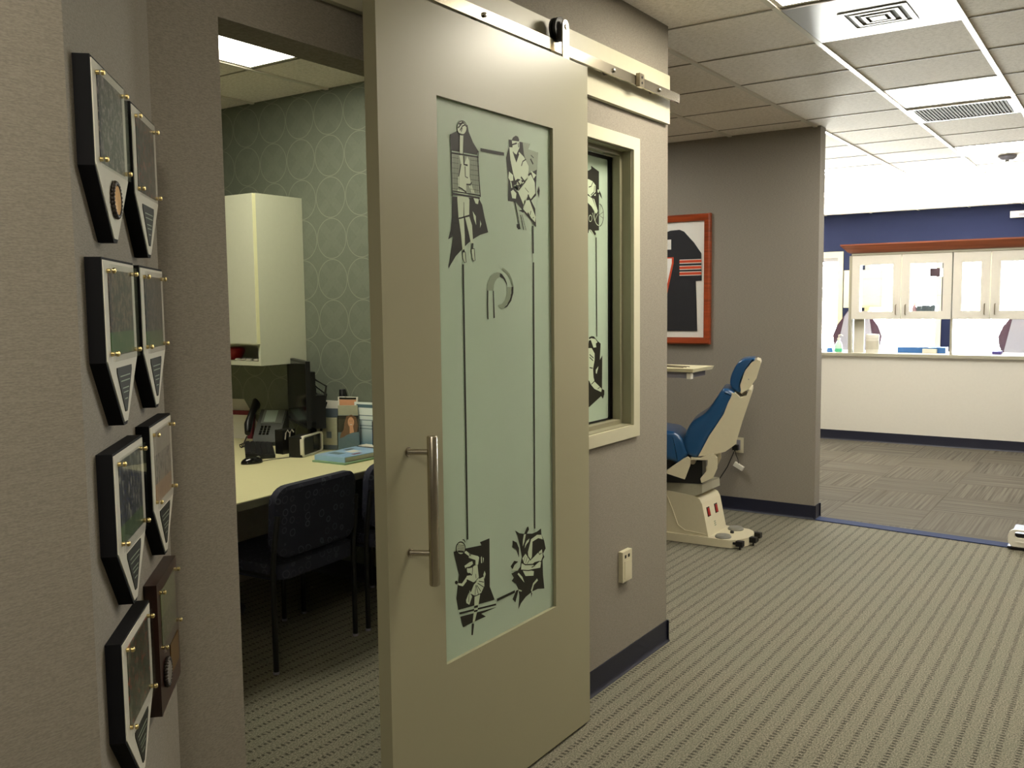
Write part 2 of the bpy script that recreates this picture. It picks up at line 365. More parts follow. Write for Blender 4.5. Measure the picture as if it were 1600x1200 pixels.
grid('trim_3', 3.782, 6.5, -2.5, 5.0, 4.43, 0.66)
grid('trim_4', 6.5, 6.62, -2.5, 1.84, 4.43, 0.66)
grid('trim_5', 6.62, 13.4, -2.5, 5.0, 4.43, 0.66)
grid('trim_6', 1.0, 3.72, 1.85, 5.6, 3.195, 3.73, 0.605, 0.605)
# wall left: near wall + angled wall
b = MB(); b.box(-3, NX, NY, NY+0.12, 0, CH); struct(b, 'wall_near', m['wall'])
b = MB(); b.prism([(NX, NY), (CX, DY), (CX, DY+0.117), (CX-0.1, DY+0.117), (NX-0.05, NY+0.12)], 'z', 0, CH); struct(b, 'wall_angled', m['wall'])
b = MB(); L0, L1 = 1.395, 2.34; wx0, wx1, wz0, wz1 = 2.62, 3.43, 1.04, 2.165; YB = DY+0.117
b.box(CX, L0, DY, YB, 0, CH); b.box(L0, L1, DY, YB, 2.197, CH); b.box(L1, wx0, DY, YB, 0, CH)
b.box(wx0, wx1, DY, YB, 0, wz0); b.box(wx0, wx1, DY, YB, wz1, CH); b.box(wx1, 3.782, DY, YB, 0, CH); struct(b, 'wall_door', m['wall'])
b = MB(); b.box(3.755, 3.782, YB, 5.6, 0, CH); struct(b, 'wall_partition', m['wall'])
b = MB(); b.box(3.72, 3.755, YB, 5.6, 0, CH); struct(b, 'wall_office_right', m['paper'])
b = MB(); b.box(0.9, 1.0, YB, 5.6, 0, CH); struct(b, 'wall_office_left', m['wall_dark'])
b = MB(); b.box(0.9, 3.8, 5.6, 5.7, 0, CH); struct(b, 'wall_office_back', m['wall_dark'])
b = MB(); b.box(6.5, 6.62, 1.846, 5.0, 0, CH); struct(b, 'wall_jersey', m['wall'])
b = MB(); b.box(3.782, 13.5, 5.0, 5.1, 0, CH); struct(b, 'wall_left', m['wall'])
b = MB(); b.box(-3, 13.5, -2.6, -2.5, 0, CH); struct(b, 'wall_right', m['wall'])
b = MB(); b.box(-3.1, -3, -2.6, 1.4, 0, CH); struct(b, 'wall_back', m['wall'])
# far wall with windows
b = MB(); ys = sorted(WINDOWS)
b.box(FAR_X, FAR_X+0.15, -2.6, 5.1, 0, WZ0); b.box(FAR_X, FAR_X+0.15, -2.6, 5.1, WZ1, CH)
e = [-2.6]+[v for w in ys for v in w]+[5.1]
for i in range(0, len(e), 2): b.box(FAR_X, FAR_X+0.15, e[i], e[i+1], WZ0, WZ1)
struct(b, 'wall_far', m['navy_wall'])
for i, (a, c) in enumerate(WINDOWS):
    b = MB(); t = 0.06
    b.box(FAR_X-0.02, FAR_X+0.12, a-0.01, a+t, WZ0-0.01, WZ1+0.02); b.box(FAR_X-0.02, FAR_X+0.12, c-t, c+0.01, WZ0-0.01, WZ1+0.02)
    b.box(FAR_X-0.02, FAR_X+0.12, a+t, c-t, WZ1-t, WZ1+0.02); b.box(FAR_X-0.04, FAR_X+0.12, a+t, c-t, WZ0-0.01, WZ0+t)
    w = b.build('window_%d' % (i+1), m['trim'], kind='structure')
    MB().box(FAR_X+0.06, FAR_X+0.064, a+t, c-t, WZ0+t, WZ1-t).build('pane', m['glass'], w)
    MB().box(FAR_X+0.02, FAR_X+0.05, a+t, c-t, WZ1-t-0.06, WZ1-t, 0.006).build('blind_headrail', m['shell'], w)
# baseboards: cove profile with a toe
def cove(b, p, q, n, h=0.1):
    """strip from p to q (xy), outward normal n"""
    prof = [(0, 0), (0.013, 0), (0.013, 0.003), (0.007, 0.010), (0.0045, 0.022), (0.0045, h), (0, h)]
    A = [b.bm.verts.new((p[0]+n[0]*o, p[1]+n[1]*o, z)) for o, z in prof]; B = [b.bm.verts.new((q[0]+n[0]*o, q[1]+n[1]*o, z)) for o, z in prof]
    for i in range(len(prof)-1): b._f([A[i], A[i+1], B[i+1], B[i]])
    b._f(A[::-1]); b._f(B)
b = MB(); cove(b, (L1+.03, DY), (3.794, DY), (0, -1)); cove(b, (3.782, DY-.012), (3.782, 5.0), (1, 0)); struct(b, 'baseboard_door', m['base'])
b = MB(); cove(b, (6.5, 5.0), (6.5, 1.834), (-1, 0)); cove(b, (6.488, 1.846), (6.632, 1.846), (0, -1)); cove(b, (6.62, 1.834), (6.62, 5.0), (1, 0)); struct(b, 'baseboard_jersey', m['base'])
b = MB(); cove(b, (-3, NY), (NX, NY), (0, -1)); struct(b, 'baseboard_near', m['base'])
b = MB(); cove(b, (3.72, YB), (3.72, 5.6), (-1, 0)); struct(b, 'baseboard_office', m['base'])

# sidelight window beside the door (its frosted pane carries etched athletes)
def etched(name, data, parent, y, label):
    polys, lines = data; b = MB(); lay = {'d': 0, 'h': 1, 'l': 2}; z = 0.0
    for i, (k, pts) in enumerate(polys):
        b.mi = lay[k]; yy = y-0.0008-0.0002*({'d': 0, 'h': 1, 'l': 2}[k]); b.poly([(x, yy, w) for x, w in pts])
    for k, pts, wd in lines:
        b.mi = lay[k]; yy = y-0.0016
        P = [Vector((x, 0, w)) for x, w in pts]
        Lv, Rv = [], []
        for i, p in enumerate(P):
            d = (P[min(i+1, len(P)-1)]-P[max(i-1, 0)])
            d = d.normalized() if d.length > 1e-6 else Vector((1, 0, 0)); nn = Vector((-d.z, 0, d.x))*wd/2
            Lv.append(b.bm.verts.new((p.x+nn.x, yy, p.z+nn.z))); Rv.append(b.bm.verts.new((p.x-nn.x, yy, p.z-nn.z)))
        for i in range(len(P)-1): b._f([Lv[i], Lv[i+1], Rv[i+1], Rv[i]])
    return b.build(name, [m['etch'], m['half'], m['frost_l']], parent, smooth=0, label=label)
b = MB(); ty = DY-0.013
b.box(wx0-0.055, wx1+0.055, ty, DY, wz1, wz1+0.05); b.box(wx0-0.055, wx1+0.055, ty, DY, wz0-0.05, wz0)
b.box(wx0-0.055, wx0, ty, DY, wz0, wz1); b.box(wx1, wx1+0.055, ty, DY, wz0, wz1)
sw = b.build('window_4', m['trim'], kind='structure')
b = MB(); j = 0.022
b.box(wx1-0.004, wx1, DY, YB, wz0, wz1); b.box(wx0, wx0+0.004, DY, YB, wz0, wz1); b.box(wx0, wx1, DY, YB, wz1-0.004, wz1); b.box(wx0, wx1, DY, YB, wz0, wz0+0.004)
b.box(wx1-j, wx1-.004, DY+0.04, DY+0.072, wz0+.004, wz1-.004, 0.002); b.box(wx0+.004, wx0+j, DY+0.04, DY+0.072, wz0+.004, wz1-.004, 0.002)
b.box(wx0+j, wx1-j, DY+0.04, DY+0.072, wz1-j, wz1-.004, 0.002); b.box(wx0+j, wx1-j, DY+0.04, DY+0.072, wz0+.004, wz0+j, 0.002)
b.build('jamb', m['jamb'], sw)
g0, g1, gz0, gz1 = wx0+j, wx1-j-.001, wz0+j, wz1-j; YW = 1.822
b = MB(); b.prism(rrect(g0+0.012, g1-0.012, gz0+.005, gz1-.012, 0.012), 'y', YW, YW+0.006); pane = b.build('frosted_pane', m['frost'], sw)
b = MB(); b.box(g1-0.013, wx1-.004, YW-.004, YW+0.01, gz0, gz1); b.box(wx0+.004, g0+0.013, YW-.004, YW+0.01, gz0, gz1); b.box(g0+.013, g1-.013, YW-.004, YW+.01, gz1-.013, gz1); b.box(g0+.013, g1-.013, YW-.002, YW+.01, gz0, gz0+.006)
b.build('gasket', m['black'], sw)
etched('etched_cyclist', ([('d',[(3.2001,2.0628),(3.2384,2.0701),(3.2578,2.0785),(3.2547,2.0906),(3.3201,2.0744),(3.3186,1.8401),(3.282,1.8364),(3.2951,1.8244),(3.2786,1.8155),(3.2364,1.8384),(3.233,1.8241),(3.1979,1.8268)]),('d',[(3.3197,2.0013),(3.3363,1.9885),(3.3463,1.967),(3.3329,1.9754),(3.3196,1.987)]),('l',[(3.2062,2.0325),(3.2349,2.0355),(3.2704,2.0297),(3.2913,2.016),(3.2898,1.9906),(3.2504,1.9682),(3.2344,1.9762),(3.2057,1.9829)]),('l',[(3.2247,1.9722),(3.2634,1.9631),(3.3057,1.9111),(3.2924,1.9047),(3.2566,1.931),(3.2245,1.9441)]),('l',[(3.2765,1.9768),(3.293,1.9846),(3.2896,1.9748)]),('l',[(3.3064,2.0017),(3.3197,2.0029),(3.3196,1.9902),(3.3076,1.9907)]),('l',[(3.2699,1.9636),(3.2797,1.9613),(3.3091,1.9161),(3.3024,1.9124)]),('l',[(3.2396,1.8402),(3.2558,1.8364),(3.2852,1.8159),(3.2753,1.8169)])],[('d',[(3.3225,1.9457),(3.3301,1.9445),(3.3373,1.9413),(3.3437,1.9363),(3.3489,1.9297),(3.3529,1.9218),(3.3553,1.913),(3.3561,1.9035),(3.3552,1.894),(3.3526,1.8847),(3.3486,1.8763),(3.3432,1.8689),(3.3368,1.863),(3.3296,1.8588),(3.3219,1.8565)],0.0034),('d',[(3.319,1.9009),(3.3527,1.9162)],0.0017),('d',[(3.319,1.9009),(3.3546,1.8905)],0.0017),('d',[(3.319,1.9009),(3.3327,1.9435)],0.0017),('d',[(3.2346,2.0043),(3.254,2.0093),(3.2704,2.0297)],0.0038),('d',[(3.2505,1.9745),(3.2766,1.9894),(3.2834,2.0153)],0.0038),('l',[(3.3152,1.8592),(3.3075,1.8603),(3.3003,1.8628),(3.2938,1.8668),(3.2882,1.8722),(3.2839,1.8785),(3.2809,1.8858),(3.2794,1.8936),(3.2794,1.9016),(3.2809,1.9097),(3.2838,1.9174),(3.2881,1.9245),(3.2936,1.9307)],0.0034),('l',[(3.2595,1.884),(3.2588,1.8801),(3.2569,1.8764),(3.254,1.8734),(3.2504,1.8714),(3.2464,1.8705),(3.2424,1.8709),(3.2388,1.8724),(3.2359,1.875),(3.2341,1.8784),(3.2335,1.8822),(3.2342,1.8862),(3.2361,1.8898),(3.239,1.8928),(3.2426,1.8948),(3.2466,1.8957),(3.2506,1.8954),(3.2542,1.8938),(3.257,1.8913),(3.2589,1.8879),(3.2595,1.884)],0.0026),('l',[(3.2629,1.9063),(3.2823,1.8761),(3.309,1.9065)],0.0026)]), pane, YW, 'dark etched cyclist figure'); etched('etched_thrower', ([('d',[(3.2337,1.411),(3.2545,1.4146),(3.2731,1.4132),(3.3032,1.3937),(3.3299,1.3815),(3.3218,1.3151),(3.3435,1.3325),(3.3403,1.1943),(3.3598,1.187),(3.3597,1.17),(3.3479,1.1523),(3.3324,1.1649),(3.2335,1.1297),(3.1931,1.1301),(3.1944,1.2753),(3.2336,1.4038)]),('l',[(3.1955,1.3944),(3.2469,1.3996),(3.269,1.3676),(3.2916,1.3684),(3.288,1.3833),(3.3032,1.3882),(3.2843,1.4018),(3.2507,1.4067),(3.2248,1.4005)]),('l',[(3.1953,1.3692),(3.2541,1.3665),(3.2779,1.3433),(3.2777,1.3176),(3.2646,1.2816),(3.2681,1.2482),(3.277,1.2291),(3.338,1.1945),(3.3325,1.1818),(3.2753,1.1997),(3.2454,1.2205),(3.2322,1.2362),(3.1941,1.2464)]),('l',[(3.2872,1.2764),(3.3101,1.2898),(3.2947,1.2593),(3.2871,1.2635)])],[('d',[(3.2349,1.289),(3.2609,1.2848)],0.0043),('d',[(3.2353,1.3419),(3.2687,1.3254)],0.0039),('d',[(3.2352,1.3309),(3.2649,1.3146)],0.0039),('d',[(3.2492,1.2202),(3.2755,1.2311)],0.0039),('d',[(3.3018,1.1975),(3.3211,1.2033)],0.0029),('d',[(3.2432,1.3998),(3.2616,1.368)],0.0043)]), pane, YW, 'dark etched athlete figure'); etched('etched_border_line', ([],[('d',[(3.2937,1.8106),(3.2962,1.4113)],0.0068)]), pane, YW, None)

# ------------------------------------------------------------------ sliding door, header board, rail
dx0, dx1, dz0, dz1 = 1.793, 2.875, 0.012, 2.366; dy0, dy1 = 1.622, 1.665
gx0, gx1, gz0, gz1 = 2.033, 2.643, 0.507, 2.123
door = thing('sliding_door', 'tall taupe sliding door with frosted glass panel hanging from steel rail', 'door', (2.33, 1.64, 0))
b = MB(); o4 = [(dx0, dz0), (dx1, dz0), (dx1, dz1), (dx0, dz1)]; i4 = [(gx0, gz0), (gx1, gz0), (gx1, gz1), (gx0, gz1)]
for yy in (dy0, dy1):
    O = [b.bm.verts.new((x, yy, z)) for x, z in o4]; I = [b.bm.verts.new((x, yy, z)) for x, z in i4]
    for k in range(4): b._f([O[k], O[(k+1) % 4], I[(k+1) % 4], I[k]])
    if yy == dy0: O1, I1 = O, I
for k in range(4):
    b._f([O1[k], O1[(k+1) % 4], O[(k+1) % 4], O[k]]); b._f([I1[k], I1[(k+1) % 4], I[(k+1) % 4], I[k]])
b._bev([v for v in O1+O], 0.0025, 2)
panel = b.build('door_panel', m['door'], door)
YG = 1.634
glass = MB().box(gx0+.0005, gx1-.0005, YG, YG+0.008, gz0+.0005, gz1-.0005).build('frosted_glass', m['frost'], door)
etched('etched_volleyball_player', ([('d',[(2.1062,2.0284),(2.1423,2.0443),(2.1886,2.0674),(2.1943,2.0482),(2.2154,2.02),(2.2403,1.9992),(2.2336,1.9873),(2.1079,1.9842)]),('d',[(2.1102,1.8555),(2.24,1.8613),(2.2558,1.8438),(2.2679,1.8069),(2.2847,1.7642),(2.2438,1.7544),(2.2115,1.7414),(2.1796,1.7249),(2.1235,1.6877),(2.0867,1.6502),(2.0999,1.6977),(2.1119,1.7436),(2.0891,1.7334),(2.1004,1.7592),(2.1074,1.7958)]),('h',[(2.1078,1.9781),(2.2398,1.9817),(2.2416,1.925),(2.2468,1.8761),(2.1107,1.8717)]),('l',[(2.1846,2.0577),(2.1833,2.0514),(2.1799,2.0453),(2.1746,2.0401),(2.168,2.0364),(2.1608,2.0344),(2.1536,2.0343),(2.1473,2.0362),(2.1423,2.0399),(2.1392,2.045),(2.1383,2.0509),(2.1396,2.0572),(2.143,2.0632),(2.1482,2.0684),(2.1547,2.0722),(2.1618,2.0742),(2.169,2.0743),(2.1754,2.0725),(2.1805,2.0689),(2.1837,2.0638)]),('l',[(2.1524,2.0386),(2.1694,2.0374),(2.1648,1.9787),(2.1471,1.9765)]),('l',[(2.1458,1.9746),(2.1648,1.9787),(2.1683,1.9501),(2.185,1.9776),(2.1952,1.9642),(2.1941,1.92),(2.203,1.9024),(2.1779,1.8963),(2.1775,1.8779),(2.1397,1.8835),(2.1387,1.9105),(2.1538,1.9556)]),('l',[(2.136,1.8784),(2.1774,1.8742),(2.1923,1.8535),(2.1899,1.807),(2.1662,1.8017),(2.1648,1.8438),(2.1619,1.8007),(2.1386,1.7957),(2.134,1.8485)]),('l',[(2.1397,1.7936),(2.1637,1.7989),(2.1667,1.752),(2.1666,1.7003),(2.1555,1.6999),(2.1494,1.7474)]),('l',[(2.1698,1.8001),(2.1905,1.8045),(2.203,1.7801),(2.2074,1.7281),(2.196,1.7276),(2.1867,1.7568)]),('l',[(2.153,1.6979),(2.1678,1.7003),(2.1708,1.6708),(2.1596,1.6697)]),('l',[(2.1968,1.7108),(2.212,1.7126),(2.215,1.6778),(2.2035,1.6763)]),('l',[(2.1891,1.8955),(2.2017,1.9005),(2.2242,1.8673),(2.2387,1.8574),(2.2345,1.8439),(2.2224,1.8448)]),('l',[(2.2072,1.8213),(2.2227,1.8075),(2.224,1.7814),(2.213,1.7994)]),('l',[(2.2436,1.7977),(2.2498,1.7868),(2.2431,1.7751)])],[('d',[(2.1062,2.0284),(2.109,1.979),(2.1102,1.8555)],0.0039),('d',[(2.2403,1.9992),(2.2366,1.9802),(2.2403,1.9248),(2.2466,1.8656)],0.0039),('d',[(2.1077,1.9774),(2.2398,1.9814)],0.0044),('d',[(2.1095,1.8709),(2.2467,1.8701)],0.0033),('d',[(2.1105,1.8638),(2.2433,1.8623)],0.0056),('d',[(2.1398,1.8845),(2.1561,1.8814),(2.1773,1.8724)],0.0039),('d',[(2.1386,1.7957),(2.1508,1.7977),(2.1643,1.8012),(2.1912,1.8079)],0.0044),('d',[(2.1648,1.8438),(2.1643,1.8016)],0.0022),('d',[(2.1677,1.9755),(2.1683,1.9519),(2.1856,1.9513)],0.0056),('d',[(2.15,2.0382),(2.1471,1.9765)],0.0028),('d',[(2.1694,2.0374),(2.1654,1.9788)],0.0028),('d',[(2.1418,1.9145),(2.1537,1.952)],0.0039),('d',[(2.1779,1.8963),(2.1966,1.8963),(2.2043,1.9044)],0.0039),('d',[(2.1731,1.947),(2.1736,1.9178),(2.1859,1.9154)],0.0033),('d',[(2.1846,2.0577),(2.1833,2.0514),(2.1799,2.0453),(2.1746,2.0401),(2.168,2.0364),(2.1608,2.0344),(2.1536,2.0343),(2.1473,2.0362),(2.1423,2.0399),(2.1392,2.045),(2.1383,2.0509),(2.1396,2.0572),(2.143,2.0632),(2.1482,2.0684),(2.1547,2.0722),(2.1618,2.0742),(2.169,2.0743),(2.1754,2.0725),(2.1805,2.0689),(2.1837,2.0638),(2.1846,2.0577)],0.0028),('d',[(2.1458,2.0628),(2.1703,2.0701),(2.1823,2.061)],0.0039),('d',[(2.1425,2.0515),(2.1579,2.0646),(2.1655,2.073)],0.0039),('d',[(2.1514,2.0456),(2.1639,2.0601),(2.1793,2.066)],0.0033),('d',[(2.1574,2.0429),(2.1625,2.0545)],0.0028),('d',[(2.1543,1.7017),(2.155,1.6814),(2.1627,1.6698),(2.1708,1.6708),(2.1678,1.7003),(2.1543,1.7017)],0.0028),('d',[(2.1968,1.7108),(2.2006,1.6867),(2.2067,1.6756),(2.215,1.6778),(2.212,1.7126),(2.1968,1.7108)],0.0028),('d',[(2.2036,1.7279),(2.2019,1.711)],0.0089),('d',[(2.1594,1.7074),(2.1616,1.7001)],0.0078),('d',[(2.1212,1.9726),(2.1196,1.8725)],0.0009),('d',[(2.129,1.9729),(2.1274,1.8725)],0.0009),('d',[(2.1368,1.9731),(2.1352,1.8725)],0.0009),('d',[(2.1446,1.9733),(2.1431,1.8725)],0.0009),('d',[(2.2005,1.9751),(2.1991,1.8725)],0.0009),('d',[(2.2086,1.9753),(2.2073,1.8725)],0.0009),('d',[(2.2168,1.9756),(2.2155,1.8725)],0.0009),('d',[(2.225,1.9759),(2.2237,1.8725)],0.0009),('d',[(2.2333,1.9761),(2.232,1.8725)],0.0009),('d',[(2.1097,1.9648),(2.142,1.9658)],0.0009),('d',[(2.1093,1.9504),(2.1416,1.9513)],0.0009),('d',[(2.1089,1.9361),(2.1412,1.9368)],0.0009),('d',[(2.1085,1.9217),(2.1408,1.9223)],0.0009),('d',[(2.1081,1.9073),(2.1404,1.9078)],0.0009),('d',[(2.1077,1.893),(2.14,1.8933)],0.0009),('d',[(2.1073,1.8786),(2.1396,1.8787)],0.0009),('d',[(2.1984,1.9682),(2.2414,1.9697)],0.0009),('d',[(2.1981,1.9542),(2.2411,1.9555)],0.0009),('d',[(2.1977,1.9402),(2.2407,1.9413)],0.0009),('d',[(2.1973,1.9262),(2.2404,1.9271)],0.0009),('d',[(2.197,1.9122),(2.24,1.9129)],0.0009),('d',[(2.1966,1.8981),(2.2397,1.8986)],0.0009),('d',[(2.1963,1.8841),(2.2393,1.8844)],0.0009)]), glass, YG, 'dark etched volleyball player'); etched('etched_hockey_player', ([('d',[(2.4008,2.0544),(2.4183,2.0557),(2.4245,2.064),(2.4398,2.0717),(2.4525,2.0707),(2.459,2.0619),(2.4574,2.056),(2.5227,2.0578),(2.5107,2.0391),(2.5682,2.0364),(2.5618,1.9837),(2.5555,1.9338),(2.5521,1.8959),(2.5249,1.8791),(2.5487,1.855),(2.5532,1.7971),(2.4973,1.8295),(2.4662,1.8486),(2.4357,1.8673),(2.3929,1.8665),(2.3966,1.9265),(2.3857,1.997),(2.4013,2.0319)]),('d',[(2.5718,1.9296),(2.5771,1.9156),(2.5723,1.8904),(2.5622,1.9113)]),('d',[(2.4395,1.7986),(2.4523,1.7994),(2.4624,1.7859),(2.4494,1.7822),(2.4403,1.7888)]),('d',[(2.4516,1.8418),(2.474,1.8464),(2.4872,1.8517),(2.4791,1.8368)]),('h',[(2.478,2.056),(2.5227,2.0578),(2.5107,2.0391),(2.5682,2.0364),(2.5601,1.9806),(2.5157,1.9642),(2.5004,1.9967),(2.4851,2.0203)]),('l',[(2.4168,2.0539),(2.4589,2.0563),(2.4595,2.0368),(2.4412,2.0135),(2.4236,2.0204)]),('l',[(2.4028,2.0316),(2.4213,2.0332),(2.4407,1.9911),(2.4567,2.0246),(2.485,2.0118),(2.5108,1.9865),(2.5113,1.9552),(2.494,1.9363),(2.4474,1.94),(2.4345,1.9331),(2.4223,1.9541),(2.408,1.9941)]),('l',[(2.3998,1.9572),(2.4221,1.9486),(2.4228,1.9319),(2.4066,1.928),(2.3959,1.9375)]),('l',[(2.4085,1.8971),(2.4212,1.9039),(2.4398,1.8938),(2.4359,1.8772),(2.4156,1.8768)]),('l',[(2.424,1.9139),(2.4625,1.9233),(2.5237,1.9622),(2.5464,1.9387),(2.5496,1.9043),(2.5222,1.8832),(2.5081,1.8963),(2.4821,1.8578),(2.4492,1.8994)]),('l',[(2.4834,1.8756),(2.5142,1.8796),(2.5499,1.8289),(2.5469,1.8113),(2.4975,1.8367),(2.4767,1.848)]),('l',[(2.5239,1.9737),(2.556,1.9628),(2.5395,1.9495)]),('l',[(2.4056,1.9274),(2.4116,1.9274),(2.4173,1.9091),(2.4112,1.9079)]),('l',[(2.4215,1.915),(2.4471,1.926),(2.4546,1.9126),(2.4441,1.9004)]),('l',[(2.442,1.9283),(2.4654,1.9391),(2.4791,1.9235),(2.4597,1.9131)])],[('d',[(2.4226,2.0203),(2.4407,1.9911),(2.4551,2.018)],0.0047),('d',[(2.4656,1.9475),(2.4861,1.9341)],0.0063),('d',[(2.4422,1.9353),(2.465,1.9179)],0.0055),('d',[(2.4293,1.9256),(2.4509,1.9109)],0.0047),('d',[(2.418,2.041),(2.4444,2.0493)],0.0047),('d',[(2.4521,2.0511),(2.4544,2.0375)],0.0039),('d',[(2.4688,1.9817),(2.4769,1.9967),(2.4953,2.006)],0.0039),('d',[(2.5219,2.0106),(2.5376,1.9953)],0.0063),('d',[(2.5247,2.0224),(2.5407,2.0158)],0.0031),('d',[(2.4282,1.8723),(2.4427,1.8327),(2.4572,1.7855)],0.0051),('d',[(2.4617,1.8284),(2.478,1.7825)],0.0035),('d',[(2.4701,1.8304),(2.4922,1.7819)],0.002),('d',[(2.4914,1.936),(2.4492,1.9037)],0.0039),('d',[(2.5076,1.9577),(2.5264,1.9654)],0.0063),('d',[(2.5501,1.9333),(2.5522,1.8988),(2.5222,1.8788)],0.0031),('d',[(2.5081,1.8963),(2.5063,1.8832)],0.0079),('d',[(2.404,1.9909),(2.4065,1.9718)],0.0063),('d',[(2.4099,1.9639),(2.4173,1.9592)],0.0063),('d',[(2.5028,1.8385),(2.5211,1.8197)],0.0063),('d',[(2.516,1.8323),(2.5216,1.8457)],0.0031),('d',[(2.5347,1.8264),(2.5357,1.8236)],0.0063),('d',[(2.5317,1.8103),(2.5505,1.7984)],0.0055),('d',[(2.4884,1.9159),(2.5093,1.9035)],0.002)]), glass, YG, 'dark etched hockey player')
